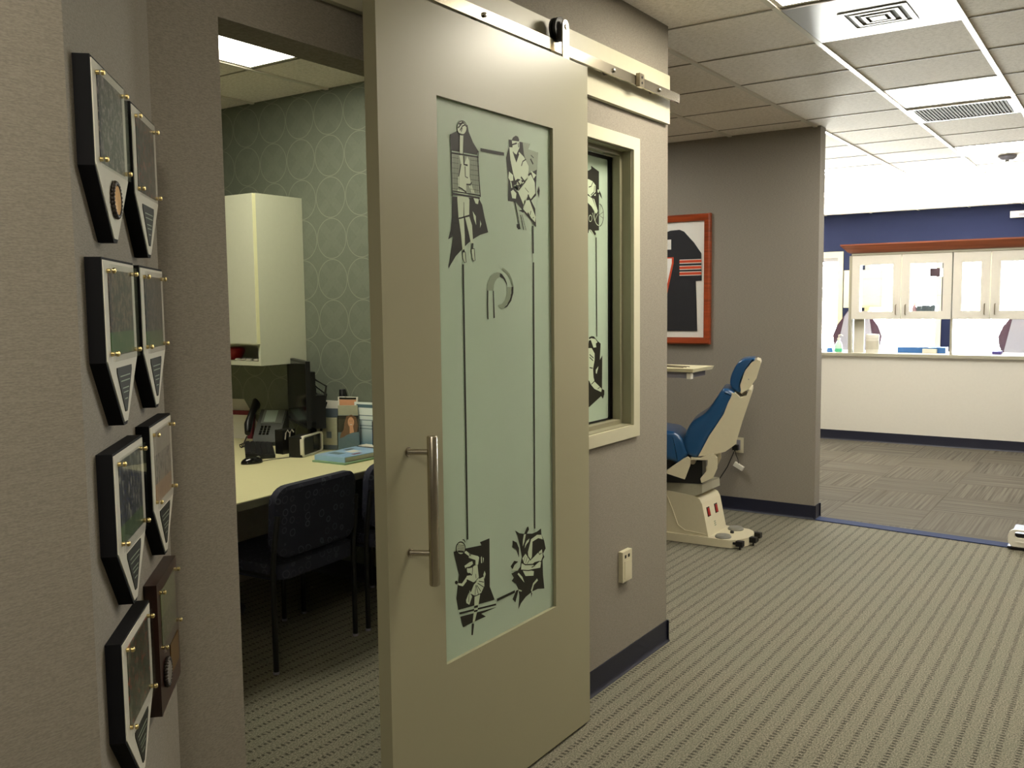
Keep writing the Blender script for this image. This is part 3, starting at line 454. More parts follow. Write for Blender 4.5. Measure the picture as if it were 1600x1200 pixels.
etched('etched_letter', ([('d',[(2.344,1.6437),(2.355,1.6406),(2.3722,1.6265),(2.3807,1.6138),(2.3829,1.6019),(2.3754,1.6137),(2.3617,1.6254),(2.3428,1.6319)]),('d',[(2.4063,1.6015),(2.4178,1.6022),(2.4163,1.5821),(2.4043,1.5581),(2.3826,1.5402),(2.3579,1.5329),(2.381,1.5462),(2.3973,1.5641),(2.4048,1.5821)]),('d',[(2.3053,1.5896),(2.31,1.5886),(2.3136,1.5067),(2.3068,1.5048)]),('h',[(2.2742,1.5894),(2.2763,1.6068),(2.2833,1.6203),(2.2935,1.6321),(2.3106,1.6411),(2.3293,1.6454),(2.3454,1.6437),(2.3417,1.6309),(2.3289,1.6268),(2.3168,1.6169),(2.3104,1.6052),(2.3077,1.5896)]),('h',[(2.3832,1.6005),(2.407,1.6011),(2.401,1.5701),(2.3846,1.5502),(2.3597,1.5329),(2.3475,1.5327),(2.3305,1.5446),(2.353,1.5484),(2.369,1.5602),(2.3799,1.578)])],[('d',[(2.2775,1.5894),(2.2755,1.547),(2.2765,1.5025)],0.0056),('h',[(2.3564,1.6577),(2.3762,1.6503),(2.3936,1.6398),(2.4075,1.6221),(2.4149,1.6021)],0.006)]), glass, YG, 'etched bevelled letter P ring'); etched('etched_tennis_player', ([('d',[(2.0883,0.8271),(2.1464,0.824),(2.2265,0.8155),(2.2197,0.8269),(2.2696,0.8277),(2.2675,0.6756),(2.2928,0.6268),(2.107,0.6474),(2.0983,0.685),(2.1059,0.7213),(2.1125,0.7525)]),('d',[(2.1103,0.6387),(2.2988,0.6126),(2.3012,0.6069),(2.1136,0.6322)]),('d',[(2.1152,0.6245),(2.3035,0.6001),(2.2213,0.6025),(2.2447,0.587),(2.1812,0.5887),(2.1289,0.5877)]),('d',[(2.172,0.5864),(2.1839,0.5828),(2.1765,0.5491),(2.1688,0.5516)]),('d',[(2.107,0.7306),(2.1066,0.729),(2.1055,0.7278),(2.1038,0.727),(2.1018,0.7268),(2.0995,0.7271),(2.0972,0.728),(2.0952,0.7293),(2.0936,0.7309),(2.0926,0.7327),(2.0923,0.7345),(2.0927,0.7361),(2.0937,0.7373),(2.0954,0.7381),(2.0975,0.7383),(2.0998,0.738),(2.102,0.7371),(2.1041,0.7358),(2.1057,0.7342),(2.1067,0.7324)]),('d',[(2.1294,0.8548),(2.1404,0.8534),(2.146,0.8461),(2.145,0.8409),(2.1403,0.8488)]),('l',[(2.1446,0.825),(2.1433,0.8193),(2.1401,0.8147),(2.135,0.8116),(2.1288,0.8104),(2.122,0.811),(2.1152,0.8136),(2.1092,0.8177),(2.1045,0.823),(2.1016,0.829),(2.1007,0.8351),(2.1019,0.8407),(2.1051,0.8453),(2.1101,0.8484),(2.1162,0.8497),(2.123,0.8491),(2.1298,0.8467),(2.1359,0.8426),(2.1406,0.8372),(2.1437,0.8312)]),('l',[(2.1394,0.8133),(2.1484,0.8167),(2.1729,0.7999),(2.1659,0.7946)]),('l',[(2.1639,0.8039),(2.2094,0.7856),(2.2139,0.7803),(2.2078,0.7593),(2.1948,0.7619),(2.1952,0.7769),(2.1613,0.7923)]),('l',[(2.1396,0.7727),(2.1655,0.778),(2.1791,0.7775),(2.1821,0.7684),(2.1559,0.7603),(2.1439,0.7644)]),('l',[(2.1514,0.7606),(2.1773,0.7584),(2.1902,0.7613),(2.205,0.7594),(2.2089,0.7308),(2.2131,0.7099),(2.1821,0.7118),(2.1475,0.7311),(2.15,0.7396),(2.1735,0.7364),(2.1525,0.7501)]),('l',[(2.1508,0.7378),(2.1491,0.7232),(2.13,0.713),(2.109,0.7219),(2.1074,0.7286),(2.1258,0.7227)]),('l',[(2.2099,0.7141),(2.2368,0.7157),(2.239,0.6861),(2.2215,0.668),(2.1887,0.6667),(2.1661,0.6802),(2.1851,0.7032)]),('l',[(2.1445,0.6666),(2.1646,0.6918),(2.175,0.6688),(2.1607,0.6481),(2.1465,0.6572)]),('l',[(2.1878,0.667),(2.2167,0.6664),(2.2035,0.6247),(2.1858,0.5873),(2.1757,0.589),(2.185,0.63)]),('l',[(2.2223,0.7783),(2.2271,0.7814),(2.2284,0.7599),(2.2237,0.7605)]),('l',[(2.2326,0.7773),(2.2382,0.7717),(2.2345,0.7584)]),('l',[(2.241,0.7326),(2.2465,0.7212),(2.2395,0.7073),(2.2341,0.7215)])],[('d',[(2.1446,0.825),(2.1433,0.8193),(2.1401,0.8147),(2.135,0.8116),(2.1288,0.8104),(2.122,0.811),(2.1152,0.8136),(2.1092,0.8177),(2.1045,0.823),(2.1016,0.829),(2.1007,0.8351),(2.1019,0.8407),(2.1051,0.8453),(2.1101,0.8484),(2.1162,0.8497),(2.123,0.8491),(2.1298,0.8467),(2.1359,0.8426),(2.1406,0.8372),(2.1437,0.8312),(2.1446,0.825)],0.0035),('d',[(2.1887,0.6667),(2.1942,0.7007)],0.0024),('d',[(2.2073,0.6661),(2.196,0.6975)],0.0024),('d',[(2.2193,0.6737),(2.1988,0.699)],0.0024),('d',[(2.2341,0.6831),(2.2036,0.7034)],0.0024),('d',[(2.2355,0.6984),(2.2098,0.708)],0.0024),('d',[(2.1675,0.6793),(2.1887,0.6667),(2.2205,0.6668)],0.0028),('d',[(2.151,0.7455),(2.1646,0.7434),(2.1748,0.7352)],0.0039),('d',[(2.1812,0.7686),(2.1767,0.7362)],0.0028),('d',[(2.1619,0.6911),(2.1564,0.6577)],0.0024),('d',[(2.1942,0.7345),(2.1961,0.72)],0.002),('d',[(2.1847,0.6343),(2.2032,0.6316)],0.0071),('d',[(2.183,0.6215),(2.2015,0.6187)],0.0055),('d',[(2.182,0.7082),(2.2148,0.7208)],0.0024),('d',[(2.1448,0.765),(2.1651,0.7628),(2.1811,0.7658)],0.0035),('d',[(2.107,0.844),(2.1386,0.8341)],0.001),('d',[(2.1069,0.8391),(2.1384,0.8292)],0.001),('d',[(2.1068,0.8342),(2.1383,0.8242)],0.001),('d',[(2.1066,0.8294),(2.1382,0.8193)],0.001),('d',[(2.1065,0.8245),(2.1381,0.8144)],0.001),('d',[(2.1093,0.8462),(2.1099,0.8202)],0.001),('d',[(2.1163,0.8446),(2.1169,0.8185)],0.001),('d',[(2.1233,0.843),(2.1239,0.8169)],0.001),('d',[(2.1303,0.8414),(2.131,0.8152)],0.001),('d',[(2.1374,0.8398),(2.138,0.8136)],0.001),('d',[(2.1087,0.824),(2.1363,0.8159)],0.0047)]), glass, YG, 'dark etched tennis player'); etched('etched_catcher', ([('d',[(2.4107,0.8224),(2.436,0.8078),(2.4641,0.7998),(2.4811,0.8181),(2.4883,0.8192),(2.4929,0.8089),(2.4807,0.7968),(2.512,0.79),(2.5415,0.7904),(2.5665,0.796),(2.5687,0.775),(2.5859,0.7492),(2.5947,0.721),(2.5777,0.707),(2.5861,0.694),(2.5748,0.6857),(2.5765,0.6355),(2.5843,0.5849),(2.5431,0.5946),(2.511,0.595),(2.4696,0.5873),(2.4408,0.5738),(2.4255,0.5581),(2.432,0.603),(2.4254,0.6261),(2.4141,0.6451),(2.3891,0.6622),(2.4007,0.6697),(2.3873,0.6863),(2.4243,0.6875),(2.4408,0.6967),(2.4445,0.7144),(2.4494,0.7265),(2.4375,0.7691),(2.4242,0.8037)]),('d',[(2.3964,0.7928),(2.4191,0.7812),(2.4327,0.7596),(2.4321,0.728),(2.4164,0.7581),(2.3959,0.7707)]),('d',[(2.3833,0.7109),(2.4041,0.7241),(2.4272,0.7159),(2.4062,0.7105),(2.3944,0.6989)]),('d',[(2.3924,0.6007),(2.4137,0.624),(2.4277,0.6229),(2.4083,0.5856)]),('d',[(2.5012,0.5949),(2.5084,0.5889),(2.5023,0.5756)]),('l',[(2.4844,0.7343),(2.5044,0.7728),(2.5413,0.7796),(2.5686,0.7737),(2.5759,0.7564),(2.5485,0.7671),(2.5125,0.7629),(2.5082,0.7125),(2.5008,0.7057),(2.4865,0.7204)]),('l',[(2.5007,0.703),(2.5452,0.7174),(2.5703,0.7239),(2.576,0.6992),(2.5647,0.6853),(2.5151,0.6892),(2.5052,0.6808),(2.4934,0.6999)]),('l',[(2.4507,0.7209),(2.4699,0.7323),(2.4983,0.7014),(2.5005,0.69),(2.4622,0.6994)]),('l',[(2.4457,0.7061),(2.4812,0.6915),(2.5175,0.6853),(2.5247,0.6787),(2.5546,0.685),(2.5646,0.6812),(2.5593,0.6633),(2.5197,0.669),(2.4857,0.6735),(2.443,0.6855)]),('l',[(2.4523,0.6799),(2.5049,0.6667),(2.5195,0.6609),(2.5168,0.6466),(2.4686,0.6576)]),('l',[(2.4217,0.6762),(2.4288,0.6784),(2.4496,0.6598),(2.461,0.6381),(2.4378,0.6601)]),('l',[(2.5388,0.6314),(2.5436,0.6233),(2.5187,0.6148),(2.5061,0.5923),(2.5003,0.6006),(2.5139,0.6215)]),('l',[(2.4538,0.7601),(2.4552,0.781),(2.4617,0.7982),(2.4735,0.797),(2.4645,0.7736)]),('l',[(2.4655,0.7515),(2.4691,0.7646),(2.4779,0.7733),(2.4948,0.7776),(2.4898,0.768),(2.4777,0.7627)]),('l',[(2.4277,0.6242),(2.4464,0.6152),(2.4439,0.6118),(2.4276,0.6183)]),('l',[(2.3944,0.695),(2.4061,0.7052),(2.4247,0.7086),(2.4106,0.6988),(2.4267,0.6909),(2.4243,0.6875)])],[('d',[(2.4458,0.7101),(2.4669,0.6961),(2.515,0.6859),(2.5247,0.6787),(2.5051,0.6775)],0.0035),('d',[(2.52,0.6893),(2.5547,0.6864)],0.0035),('d',[(2.4576,0.7085),(2.4674,0.7249)],0.0021),('d',[(2.4694,0.7003),(2.4793,0.7194)],0.0021),('d',[(2.4789,0.6967),(2.492,0.7056)],0.0028),('d',[(2.5477,0.7195),(2.5551,0.7096),(2.5676,0.7121)],0.0031),('d',[(2.443,0.6841),(2.4856,0.6716),(2.5196,0.6663)],0.0031),('d',[(2.4841,0.7209),(2.4983,0.7041),(2.5081,0.7098)],0.0024)]), glass, YG, 'dark etched athlete clutching a ball'); etched('etched_border_line', ([],[('d',[(2.25,2.0042),(2.3734,2.0066)],0.0094),('d',[(2.1564,1.6648),(2.1565,1.2584),(2.1568,0.8488)],0.0072),('d',[(2.5326,1.7987),(2.533,1.7105)],0.0078),('d',[(2.5344,1.6817),(2.5269,0.8036)],0.0067),('d',[(2.3046,0.6225),(2.4053,0.623)],0.0089)]), glass, YG, None)
b = MB(); hx, hy = 1.912, 1.562; h0, h1 = 0.785, 1.197
b.tube([(hx, hy, h0), (hx, hy, h0+.003), (hx, hy, h1-.003), (hx, hy, h1)], [0.0125, 0.0145, 0.0145, 0.0125], 24); pull = b.build('pull_handle', m['steel'], door, label='long round brushed steel pull handle')
for hz in (0.875, 1.153):
    MB().cyl((hx-.004, hy+0.008, hz), (hx-.03, dy0, hz), 0.0085, 16).lathe((hx-.03, dy0-.003, hz), [(0.0125, 0), (0.0125, 0.003)], 20, 'y').build('standoff_post', m['steel'], pull)
# hangers: one in view, its twin at the hidden end of the door
def hanger(x):
    h = MB(); sw_ = 0.02
    yf, yb = 1.640, 1.688
    h.mi = 0; h.prism([(x-sw_, dz1), (x+sw_, dz1), (x+sw_, 2.482)]+[(x+sw_*math.cos(a*PI/8), 2.482+sw_*math.sin(a*PI/8)) for a in range(1, 8)]+[(x-sw_, 2.482)], 'y', yf, yf+0.005, 0.001)
    h.prism([(x-sw_, dz1), (x+sw_, dz1), (x+sw_, 2.47), (x-sw_, 2.47)], 'y', yb, yb+0.005)
    h.box(x-0.045, x+0.045, yf, yb, dz1-0.0, dz1+0.005)
    o = h.build('hanger_strap', m['steel2'], door)
    MB().lathe((x, 1.656, 2.474), [(0.03, 0), (0.040, 0.002), (0.040, 0.010), (0.034, 0.012), (0.034, 0.018), (0.040, 0.020), (0.040, 0.028), (0.03, 0.030)], 28, 'y').build('roller_wheel', m['black'], o)
    MB().lathe((x, yf-.004, 2.478), [(0.007, 0), (0.009, .002), (0.009, .004)], 16, 'y').build('axle_bolt', m['mirror'], o)
hanger(2.762); hanger(1.92)
b = MB(); b.box(0.9, 3.757, DY-0.021, DY, 2.314, 2.518, 0.002)
hb = tag(b.build('header_board', m['trim']), 'long cream header board fixed on wall above the sliding door', 'board')
rail = thing('door_rail', 'flat brushed steel barn door rail on the cream header board', 'rail', (2.3, 1.674, 2.418))
MB().box(0.95, 3.765, 1.670, 1.678, 2.399, 2.436, 0.0008).build('rail_bar', m['steel'], rail)
for bx in (1.45, 1.9, 2.33, 3.16, 3.56):
    o = MB().lathe((bx, 1.662, 2.4175), [(0.005, 0), (0.008, .002), (0.008, .008)], 14, 'y').build('rail_bolt', m['mirror'], rail)
    MB().cyl((bx, 1.678, 2.4175), (bx, DY-0.021, 2.4175), 0.0115, 16).build('spacer', m['steel2'], o)
b = MB(); b.box(3.345, 3.385, 1.652, 1.669, 2.392, 2.443, 0.002); st = b.build('rail_stop', m['steel2'], rail)
b = MB()
for zz in (2.407, 2.428): b.cyl((3.365, 1.6505, zz), (3.365, 1.6535, zz), 0.005, 12)
b.build('stop_screw', m['black'], st)
# cream wall box beside the door
wb = thing('wall_switch_box', 'cream vertical control plate low on grey wall beside sliding door', 'wall plate', (3.36, DY, 0.46))
MB().box(3.315, 3.398, DY-0.02, DY, 0.398, 0.526, 0.004).build('cover', m['cream_p'], wb)
b = MB(); b.box(3.333, 3.345, DY-0.0212, DY-0.0195, 0.497, 0.510); b.box(3.362, 3.376, DY-0.0212, DY-0.0195, 0.497, 0.510); b.build('indicator_window', m['etch'], wb)
MB().box(3.33, 3.384, DY-0.0225, DY-0.0195, 0.410, 0.485, 0.001).build('rocker', m['cream_p'], wb)

# ------------------------------------------------------------------ ceiling fittings
def ceiling_light(x0, x1, y0, y1, lamp, label):
    t = thing('ceiling_light', label, 'ceiling light', ((x0+x1)/2, (y0+y1)/2, CH), 0, 'recessed ceiling light panels')
    b = MB(); f = 0.02; z0 = CH-0.003
    b.box(x0, x1, y0, y0+f, z0, CH+.002); b.box(x0, x1, y1-f, y1, z0, CH+.002); b.box(x0, x0+f, y0+f, y1-f, z0, CH+.002); b.box(x1-f, x1, y0+f, y1-f, z0, CH+.002)
    b.build('frame', m['tbar'], t); MB().box(x0+f, x1-f, y0+f, y1-f, CH-0.0025, CH-.0005).build('diffuser', lamp, t); return t
gx = lambda k: 4.43+0.605*k
gy = lambda k: 0.66+0.61*k
i = 0.013
ceiling_light(gx(-2)+i, gx(-1)-i, gy(0)+i, gy(1)-i, m['lampC'], 'square ceiling light panel at top edge beside the polished air vent panel')
ceiling_light(gx(2)+i, gx(3)-i, gy(0)+i, gy(1)-i, m['lampB'], 'bright ceiling light panel beside the ribbed return grille')
ceiling_light(gx(-8)+i, gx(-7)-i, gy(-1)+i, gy(0)-i, m['lampC'], 'unseen added ceiling light panel over the near corridor end')  # out-of-view panel, added to brighten the near left wall
ceiling_light(gx(0)+i, gx(1)-i, gy(-2)+i, gy(-1)-i, m['lampC'], 'unseen added ceiling light panel over the right side of the corridor')  # extra panel outside the view, put in to brighten the jersey wall and chair
ceiling_light(3.195-1.21+i, 3.195-i, 3.125+i, 3.73-i, m['lampO'], 'ceiling light panel inside the office above the desk')
for kx, ky, lab in ((6, -2, 'ceiling light panel far right in the bright treatment bay'), (7, 2, 'ceiling light panel in the treatment bay behind the jersey wall'), (10, 0, 'ceiling light panel in the bay right before the counter'), (10, 3, 'ceiling light panel over the counter at its hidden left end'), (1, 4, 'unseen added ceiling light panel over the blue dental chair'), (13, 1, 'ceiling light panel beyond the counter cabinets nearest the windows'), (6, 0, 'ceiling light panel in the bay in front of the cream counter')):  # the panel over the dental chair is unseen, added to light the jersey wall
    ceiling_light(gx(kx)+i, gx(kx+1)-i, gy(ky)+i, gy(ky+1)-i, m['lampB'], lab)
# square-ring air diffuser in a polished panel
v = thing('air_diffuser', 'polished square ceiling panel with concentric square air vent', 'air vent', (4.73, 0.965, CH))
x0, x1, y0, y1 = gx(-1)+.026+i, gx(0)-i, gy(0)+i, gy(1)-i
MB().box(gx(-1)+i, gx(0)-i, y0, y1, CH-0.008, CH-.001).build('panel', m['diffpanel'], v)
def ring(b, cx, cy, h, w, z0, z1):
    for s_ in ((cx-h, cx+h, cy-h, cy-h+w), (cx-h, cx+h, cy+h-w, cy+h), (cx-h, cx-h+w, cy-h+w, cy+h-w), (cx+h-w, cx+h, cy-h+w, cy+h-w)): b.box(*s_, z0, z1, 0.002)
cx, cy = 4.155, 0.95
MB().box(cx-.125, cx+.125, cy-.125, cy+.125, CH-0.0085, CH-0.0075).build('duct_throat', m['ventdark'], v)
for h, w, z in ((0.135, 0.022, 0.0115), (0.095, 0.016, 0.013), (0.058, 0.014, 0.0145)):
    b = MB(); ring(b, cx, cy, h, w, CH-z, CH-0.0085); b.build('vent_ring', m['vent'], v)
MB().box(cx-.03, cx+.03, cy-.03, cy+.03, CH-0.015, CH-.0085, .002).build('vent_centre', m['vent'], v)
v['label'] = 'polished square ceiling panel with concentric square air vent'
# return grille
v = thing('return_grille', 'dark ribbed rectangular return grille in ceiling next to light panel', 'air vent', (6.55, 0.965, CH))
X0, X1 = gx(3)+0.05, gx(4)-0.06
b = MB(); 
for s_ in ((X0, X1, y0, y0+.03), (X0, X1, y1-.03, y1), (X0, X0+.02, y0+.03, y1-.03), (X1-.02, X1, y0+.03, y1-.03)): b.box(*s_, CH-0.01, CH-.001)
b.build('frame', m['tbar'], v); MB().box(X0+.02, X1-.02, y0+.03, y1-.03, CH-0.003, CH-.001).build('backing', m['ventdark'], v)
b = MB(); n = 26
for k in range(n):
    yy = y0+.03+(y1-y0-.06)*(k+.5)/n; b.box(X0+.02, X1-.02, yy-.004, yy+.004, CH-0.008, CH-.003)
b.build('louvre', m['louvre'], v)
d = thing('smoke_detector', 'small round detector on far bright ceiling', 'detector', (8.83, 0.963, CH))
MB().lathe((8.83, 0.963, CH), [(0.07, 0), (0.07, -0.015), (0.05, -0.035), (0.03, -0.04)], 24).build('housing', m['shell'], d)
MB().lathe((8.83, 0.963, CH-.04), [(0.018, 0), (0.012, -0.012)], 16).build('sensor', m['ventdark'], d)
d = thing('emergency_light', 'white rectangular emergency light high on navy wall at right edge', 'emergency light', (13.39, 1.33, 2.6))
MB().box(13.33, 13.4, 1.14, 1.40, 2.56, 2.64, 0.01).build('housing', m['white'], d); MB().box(13.325, 13.332, 1.17, 1.30, 2.575, 2.61, 0.003).build('lens', m['shell'], d)

# ------------------------------------------------------------------ award plaques on the angled wall
S2 = 2**0.5
def wall_pt(s, off, z): return Vector((CX + s/S2 + off/S2, DY + s/S2 - off/S2, z))
PW, PH = 0.222, 0.268
pent = lambda w, h, k: [(-w/2, 0), (w/2, 0), (w/2, -h*k), (0.012, -h), (-0.012, -h), (-w/2, -h*k)]
pics = [picture('photo_crowd', ('#22262c', '#7d7478', '#b3a49c'), 60), picture('photo_red_team', ('#2c3630', '#6a655c', '#b0442f'), 45), picture('photo_dark_team', ('#2c2522', '#7a665a', '#94705f'), 55, bands=[(-.15, -.115, '#3e6a30')]),
        picture('photo_night_field', ('#23292a', '#5f5b50', '#8c7260'), 60, bands=[(-.15, -.12, '#4b6a38')]), picture('photo_blue_team', ('#33363a', '#94948a', '#2c3c72'), 60, bands=[(-.15, -.12, '#4f6a3c')]),
        picture('photo_day_team', ('#8a8478', '#2c2a2a', '#a59c90'), 50, bands=[(-.06, 0, '#a9a294'), (-.16, -.115, '#a5805c')]), picture('photo_red_shirts', ('#2a3524', '#6a6a58', '#b03a26'), 32)]
def plaque(s, ztop, pic, label, medal=False):
    loc = wall_pt(s, 0, ztop); t = thing('award_plaque', label, 'plaque', loc, PI/4, 'home plate shaped award plaques on the angled wall')
    # local: x along the wall, -y out of it
    o = MB().prism(pent(PW, PH, 0.60), 'y', -0.024, 0, 0.003, 1).build('board', m['black_s'], t, world=False)
    b = MB(); b.prism(pent(PW-0.008, PH-0.010, 0.60), 'y', -0.0255, -0.0238); f = b.build('face_plate', m['plaqueface'], t, world=False); 
    for v_ in f.data.vertices: v_.co.z -= 0.004
    MB().box(-0.082, 0.082, -0.0268, -0.0252, -0.152, -0.018).build('photograph', pic, t, world=False)
    MB().box(-0.092, 0.092, -0.0335, -0.0305, -0.160, -0.010, 0.0008).build('acrylic_cover', m['acrylic'], t, world=False)
    for sx in (-1, 1):
        for zz in (-0.020, -0.148):
            MB().cyl((sx*.082, -0.0305, zz), (sx*.082, -0.0255, zz), 0.0035, 10).lathe((sx*.082, -0.0385, zz), [(0.0022, 0), (0.0042, .0015), (0.0042, .005)], 12, 'y').build('brass_standoff', m['gold'], t, world=False)
    if medal:
        md = MB().lathe((0, -0.0315, -0.200), [(0.018, 0), (0.0235, .001), (0.0245, .006)], 30, 'y').build('medallion', m['bronze'], t, world=False, label='round bronze medallion with dark rope rim')
        b = MB(); R = 0.0265
        for k in range(26):
            a = 2*PI*k/26; b.ball((R*math.cos(a), -0.0285, -0.200+R*math.sin(a)), 0.0042)
        b.build('rope_rim', m['rope'], md, world=False)
    else:
        b = MB(); b.prism([(-.052, -.172), (.052, -.172), (.036, -.188), (.008, -.243), (-.008, -.243), (-.036, -.188)][0:2]+[(.052, -.180), (.006, -.246), (-.006, -.246), (-.052, -.180)], 'y', -0.0268, -0.0252)
        cp = b.build('caption_plate', m['etch'], t, world=False)
        b = MB()
        for zz, w in ((-.186, .036), (-.194, .032), (-.206, .022), (-.213, .018), (-.224, .010)): b.box(-w, w, -0.0272, -0.0267, zz-.0018, zz)
        b.build('engraved_line', m['half'], cp, world=False)
    return t
plaque(-0.495, 1.922, pics[0], 'topmost left home plate plaque with round bronze medallion on angled wall', True)
plaque(-0.222, 1.912, pics[1], 'home plate plaque with red team photo right of the medallion plaque')
plaque(-0.485, 1.627, pics[2], 'left plaque of second row, below the medallion plaque, dark team photo')
plaque(-0.212, 1.626, pics[3], 'right plaque of second row with night field photo and caption')
plaque(-0.477, 1.325, pics[4], 'left plaque of third row with blue shirted team photo')
plaque(-0.188, 1.331, pics[5], 'right plaque of third row with pale sky team photo above brown plaque')
plaque(-0.482, 1.026, pics[6], 'lowest home plate plaque with red shirts photo beside brown wood plaque')
loc = wall_pt(-0.190, 0, 1.030); t = thing('wood_plaque', 'dark brown rectangular wood plaque with brass plate at bottom right', 'plaque', loc, PI/4)
MB().box(-0.107, 0.107, -0.024, 0, -0.255, 0, 0.006, 2).build('board', m['walnut'], t, world=False)
MB().box(-0.078, 0.078, -0.0254, -0.0238, -0.130, -0.022).build('photograph', picture('photo_field_row', ('#4a5238', '#6a6650', '#8a7a66'), 60, bands=[(-.075, -.02, '#6e7250')]), t, world=False)
MB().box(-0.088, 0.088, -0.0315, -0.029, -0.140, -0.012, .0008).build('acrylic_cover', m['acrylic'], t, world=False)
for sx in (-1, 1):
    for zz in (-0.022, -0.130): MB().cyl((sx*.08, -0.029, zz), (sx*.08, -0.0235, zz), 0.0035, 10).lathe((sx*.08, -0.0365, zz), [(0.0022, 0), (0.0042, .0015), (0.0042, .005)], 12, 'y').build('brass_standoff', m['gold'], t, world=False)
MB().box(0.0, 0.090, -0.0252, -0.0238, -0.215, -0.155).build('brass_plate', M('aged_brass', '#8a6a3c', 0.35, 0.8), t, world=False, label='brown brass name plate')
md = MB().lathe((-0.05, -0.0315, -0.190), [(0.018, 0), (0.022, .001), (0.023, .0075)], 26, 'y').build('medallion', M('pewter', '#9a948c', 0.4, 0.6, var=0.5, vscale=160), t, world=False, label='silver baseball medallion')
b = MB()
for k in range(26): a = 2*PI*k/26; b.ball((-0.05+.0255*math.cos(a), -0.028, -0.190+.0255*math.sin(a)), 0.004)
b.build('rope_rim', m['rope'], md, world=False)

# ------------------------------------------------------------------ the framed jersey
JX = 6.5; fr = thing('framed_jersey', 'navy sports jersey with orange striped sleeve in red wood frame', 'framed jersey', (JX, 3.04, 1.7))
F0, F1, Z0, Z1 = 2.625, 3.46, 1.230, 2.193; wd = 0.05
def mould(b, lo0, lo1, z0, z1):
    prof = [(0, 0), (0, 0.030), (0.010, 0.040), (0.030, 0.034), (0.042, 0.024), (0.050, 0.022), (0.050, 0)]
    cs = [(lo0, z0, 1, 1), (lo1, z0, -1, 1), (lo1, z1, -1, -1), (lo0, z1, 1, -1)]; rings = []
    for y, z, sy, sz in cs: rings.append([b.bm.verts.new((JX-d, y+sy*o, z+sz*o)) for o, d in prof])
    for k in range(4):
        A, B = rings[k], rings[(k+1) % 4]
        for q in range(len(prof)): b._f([A[q], A[(q+1) % len(prof)], B[(q+1) % len(prof)], B[q]])
b = MB(); mould(b, F0, F1, Z0, Z1); b.build('frame', m['redwood'], fr)
MB().box(JX-0.006, JX, F0+.045, F1-.045, Z0+.045, Z1-.045).build('mat_board', m['jwhite'], fr)
MB().box(JX-0.022, JX-0.0195, F0+.046, F1-.046, Z0+.046, Z1-.046).build('glass', m['acrylic'], fr)
JC = 3.04
half = [(2.875, 2.085), (2.84, 2.07), (2.76, 1.985), (2.703, 1.905), (2.698, 1.702), (2.745, 1.700), (2.738, 1.52), (2.731, 1.328)]
outl = [(JC-.09, 2.082)]+half+[(2*JC-y, z) for y, z in half[::-1]]+[(JC+.09, 2.082), (JC, 2.05)]
b = MB(); b.prism(outl, 'x', JX-0.013, JX-0.006, 0.002, 1); js = b.build('jersey_shirt', m['jersey'], fr, label='navy knit jersey')
for sgn in (0, 1):
    Yf = (lambda y: y) if not sgn else (lambda y: 2*JC-y)
    b = MB()
    for z0, z1 in ((1.832, 1.862), (1.786, 1.816), (1.742, 1.772)):
        b.mi = 1; ya, yb = sorted((Yf(2.698), Yf(2.873))); b.box(JX-0.0137, JX-.0125, ya, yb, z0, z1); b.mi = 0; b.box(JX-0.0143, JX-.0135, ya, yb, z0+.005, z1-.005)
    b.build('sleeve_stripe', [m['orange'], m['jwhite']], js, label='three orange stripes edged in white')
def num7(y, g): # y right edge as seen
    return [(y-g, 1.878+g), (y+.13, 1.878+g), (y+.13, 1.838-g), (y+.052, 1.838-g), (y+.10+g, 1.60-g), (y+.055-g, 1.60-g), (y-g, 1.838)]
b = MB(); b.mi = 1; b.prism(num7(2.926, 0.005), 'x', JX-0.0137, JX-.0125); b.mi = 0; b.prism(num7(2.932, -0.004), 'x', JX-0.0143, JX-.0135); b.build('numeral', [m['jwhite'], m['orange']], js, label='white numeral 7 edged orange')
MB().box(JX-0.014, JX-.0125, 2.942, 3.10, 1.941, 2.015).build('name_patch', m['jwhite'], js, label='white name patch')
# outlet behind dental chair with hanging adaptor
ot = thing('power_outlet', 'cream power outlet on wall behind the blue dental chair', 'outlet', (JX, 2.41, 0.49))
MB().box(JX-0.006, JX, 2.365, 2.440, 0.435, 0.548, .002).build('cover_plate', m['cream_p'], ot); MB().box(JX-0.0075, JX-.0055, 2.388, 2.416, 0.455, 0.53).build('socket', m['shell'], ot)
ad = thing('power_adaptor', 'white power adaptor dangling on cord below the wall outlet', 'adaptor', (JX-.03, 2.385, 0.34))
a = math.radians(-28); C = Vector((JX-0.04, 2.386, 0.34)); pts = []
for dx in (-.012, .012):
    for dv in (-.016, .016):
        for du in (-.038, .038): pts.append((C.x+dx, C.y-(du*math.cos(a)-dv*math.sin(a)), C.z+du*math.sin(a)+dv*math.cos(a)))
MB().hexa([pts[q] for q in (0, 1, 4, 5, 2, 3, 6, 7)], .004).build('adaptor_body', m['white'], ad)
MB().box(JX-0.035, JX-.006, 2.40, 2.44, 0.455, 0.495, .006).build('plug', m['black'], ad)
MB().tube([(JX-.03, 2.42, 0.46), (JX-.03, 2.412, 0.42), (JX-.035, 2.395, 0.39), (JX-.04, 2.39, 0.36)], 0.003, 8).tube([(JX-.03, 2.42, .46), (JX-.05, 2.47, .33), (JX-.09, 2.56, .17), (JX-.12, 2.64, .06), (JX-.2, 2.7, .004), (JX-.5, 2.72, .004)], 0.0035, 8).build('cord', m['black'], ad)

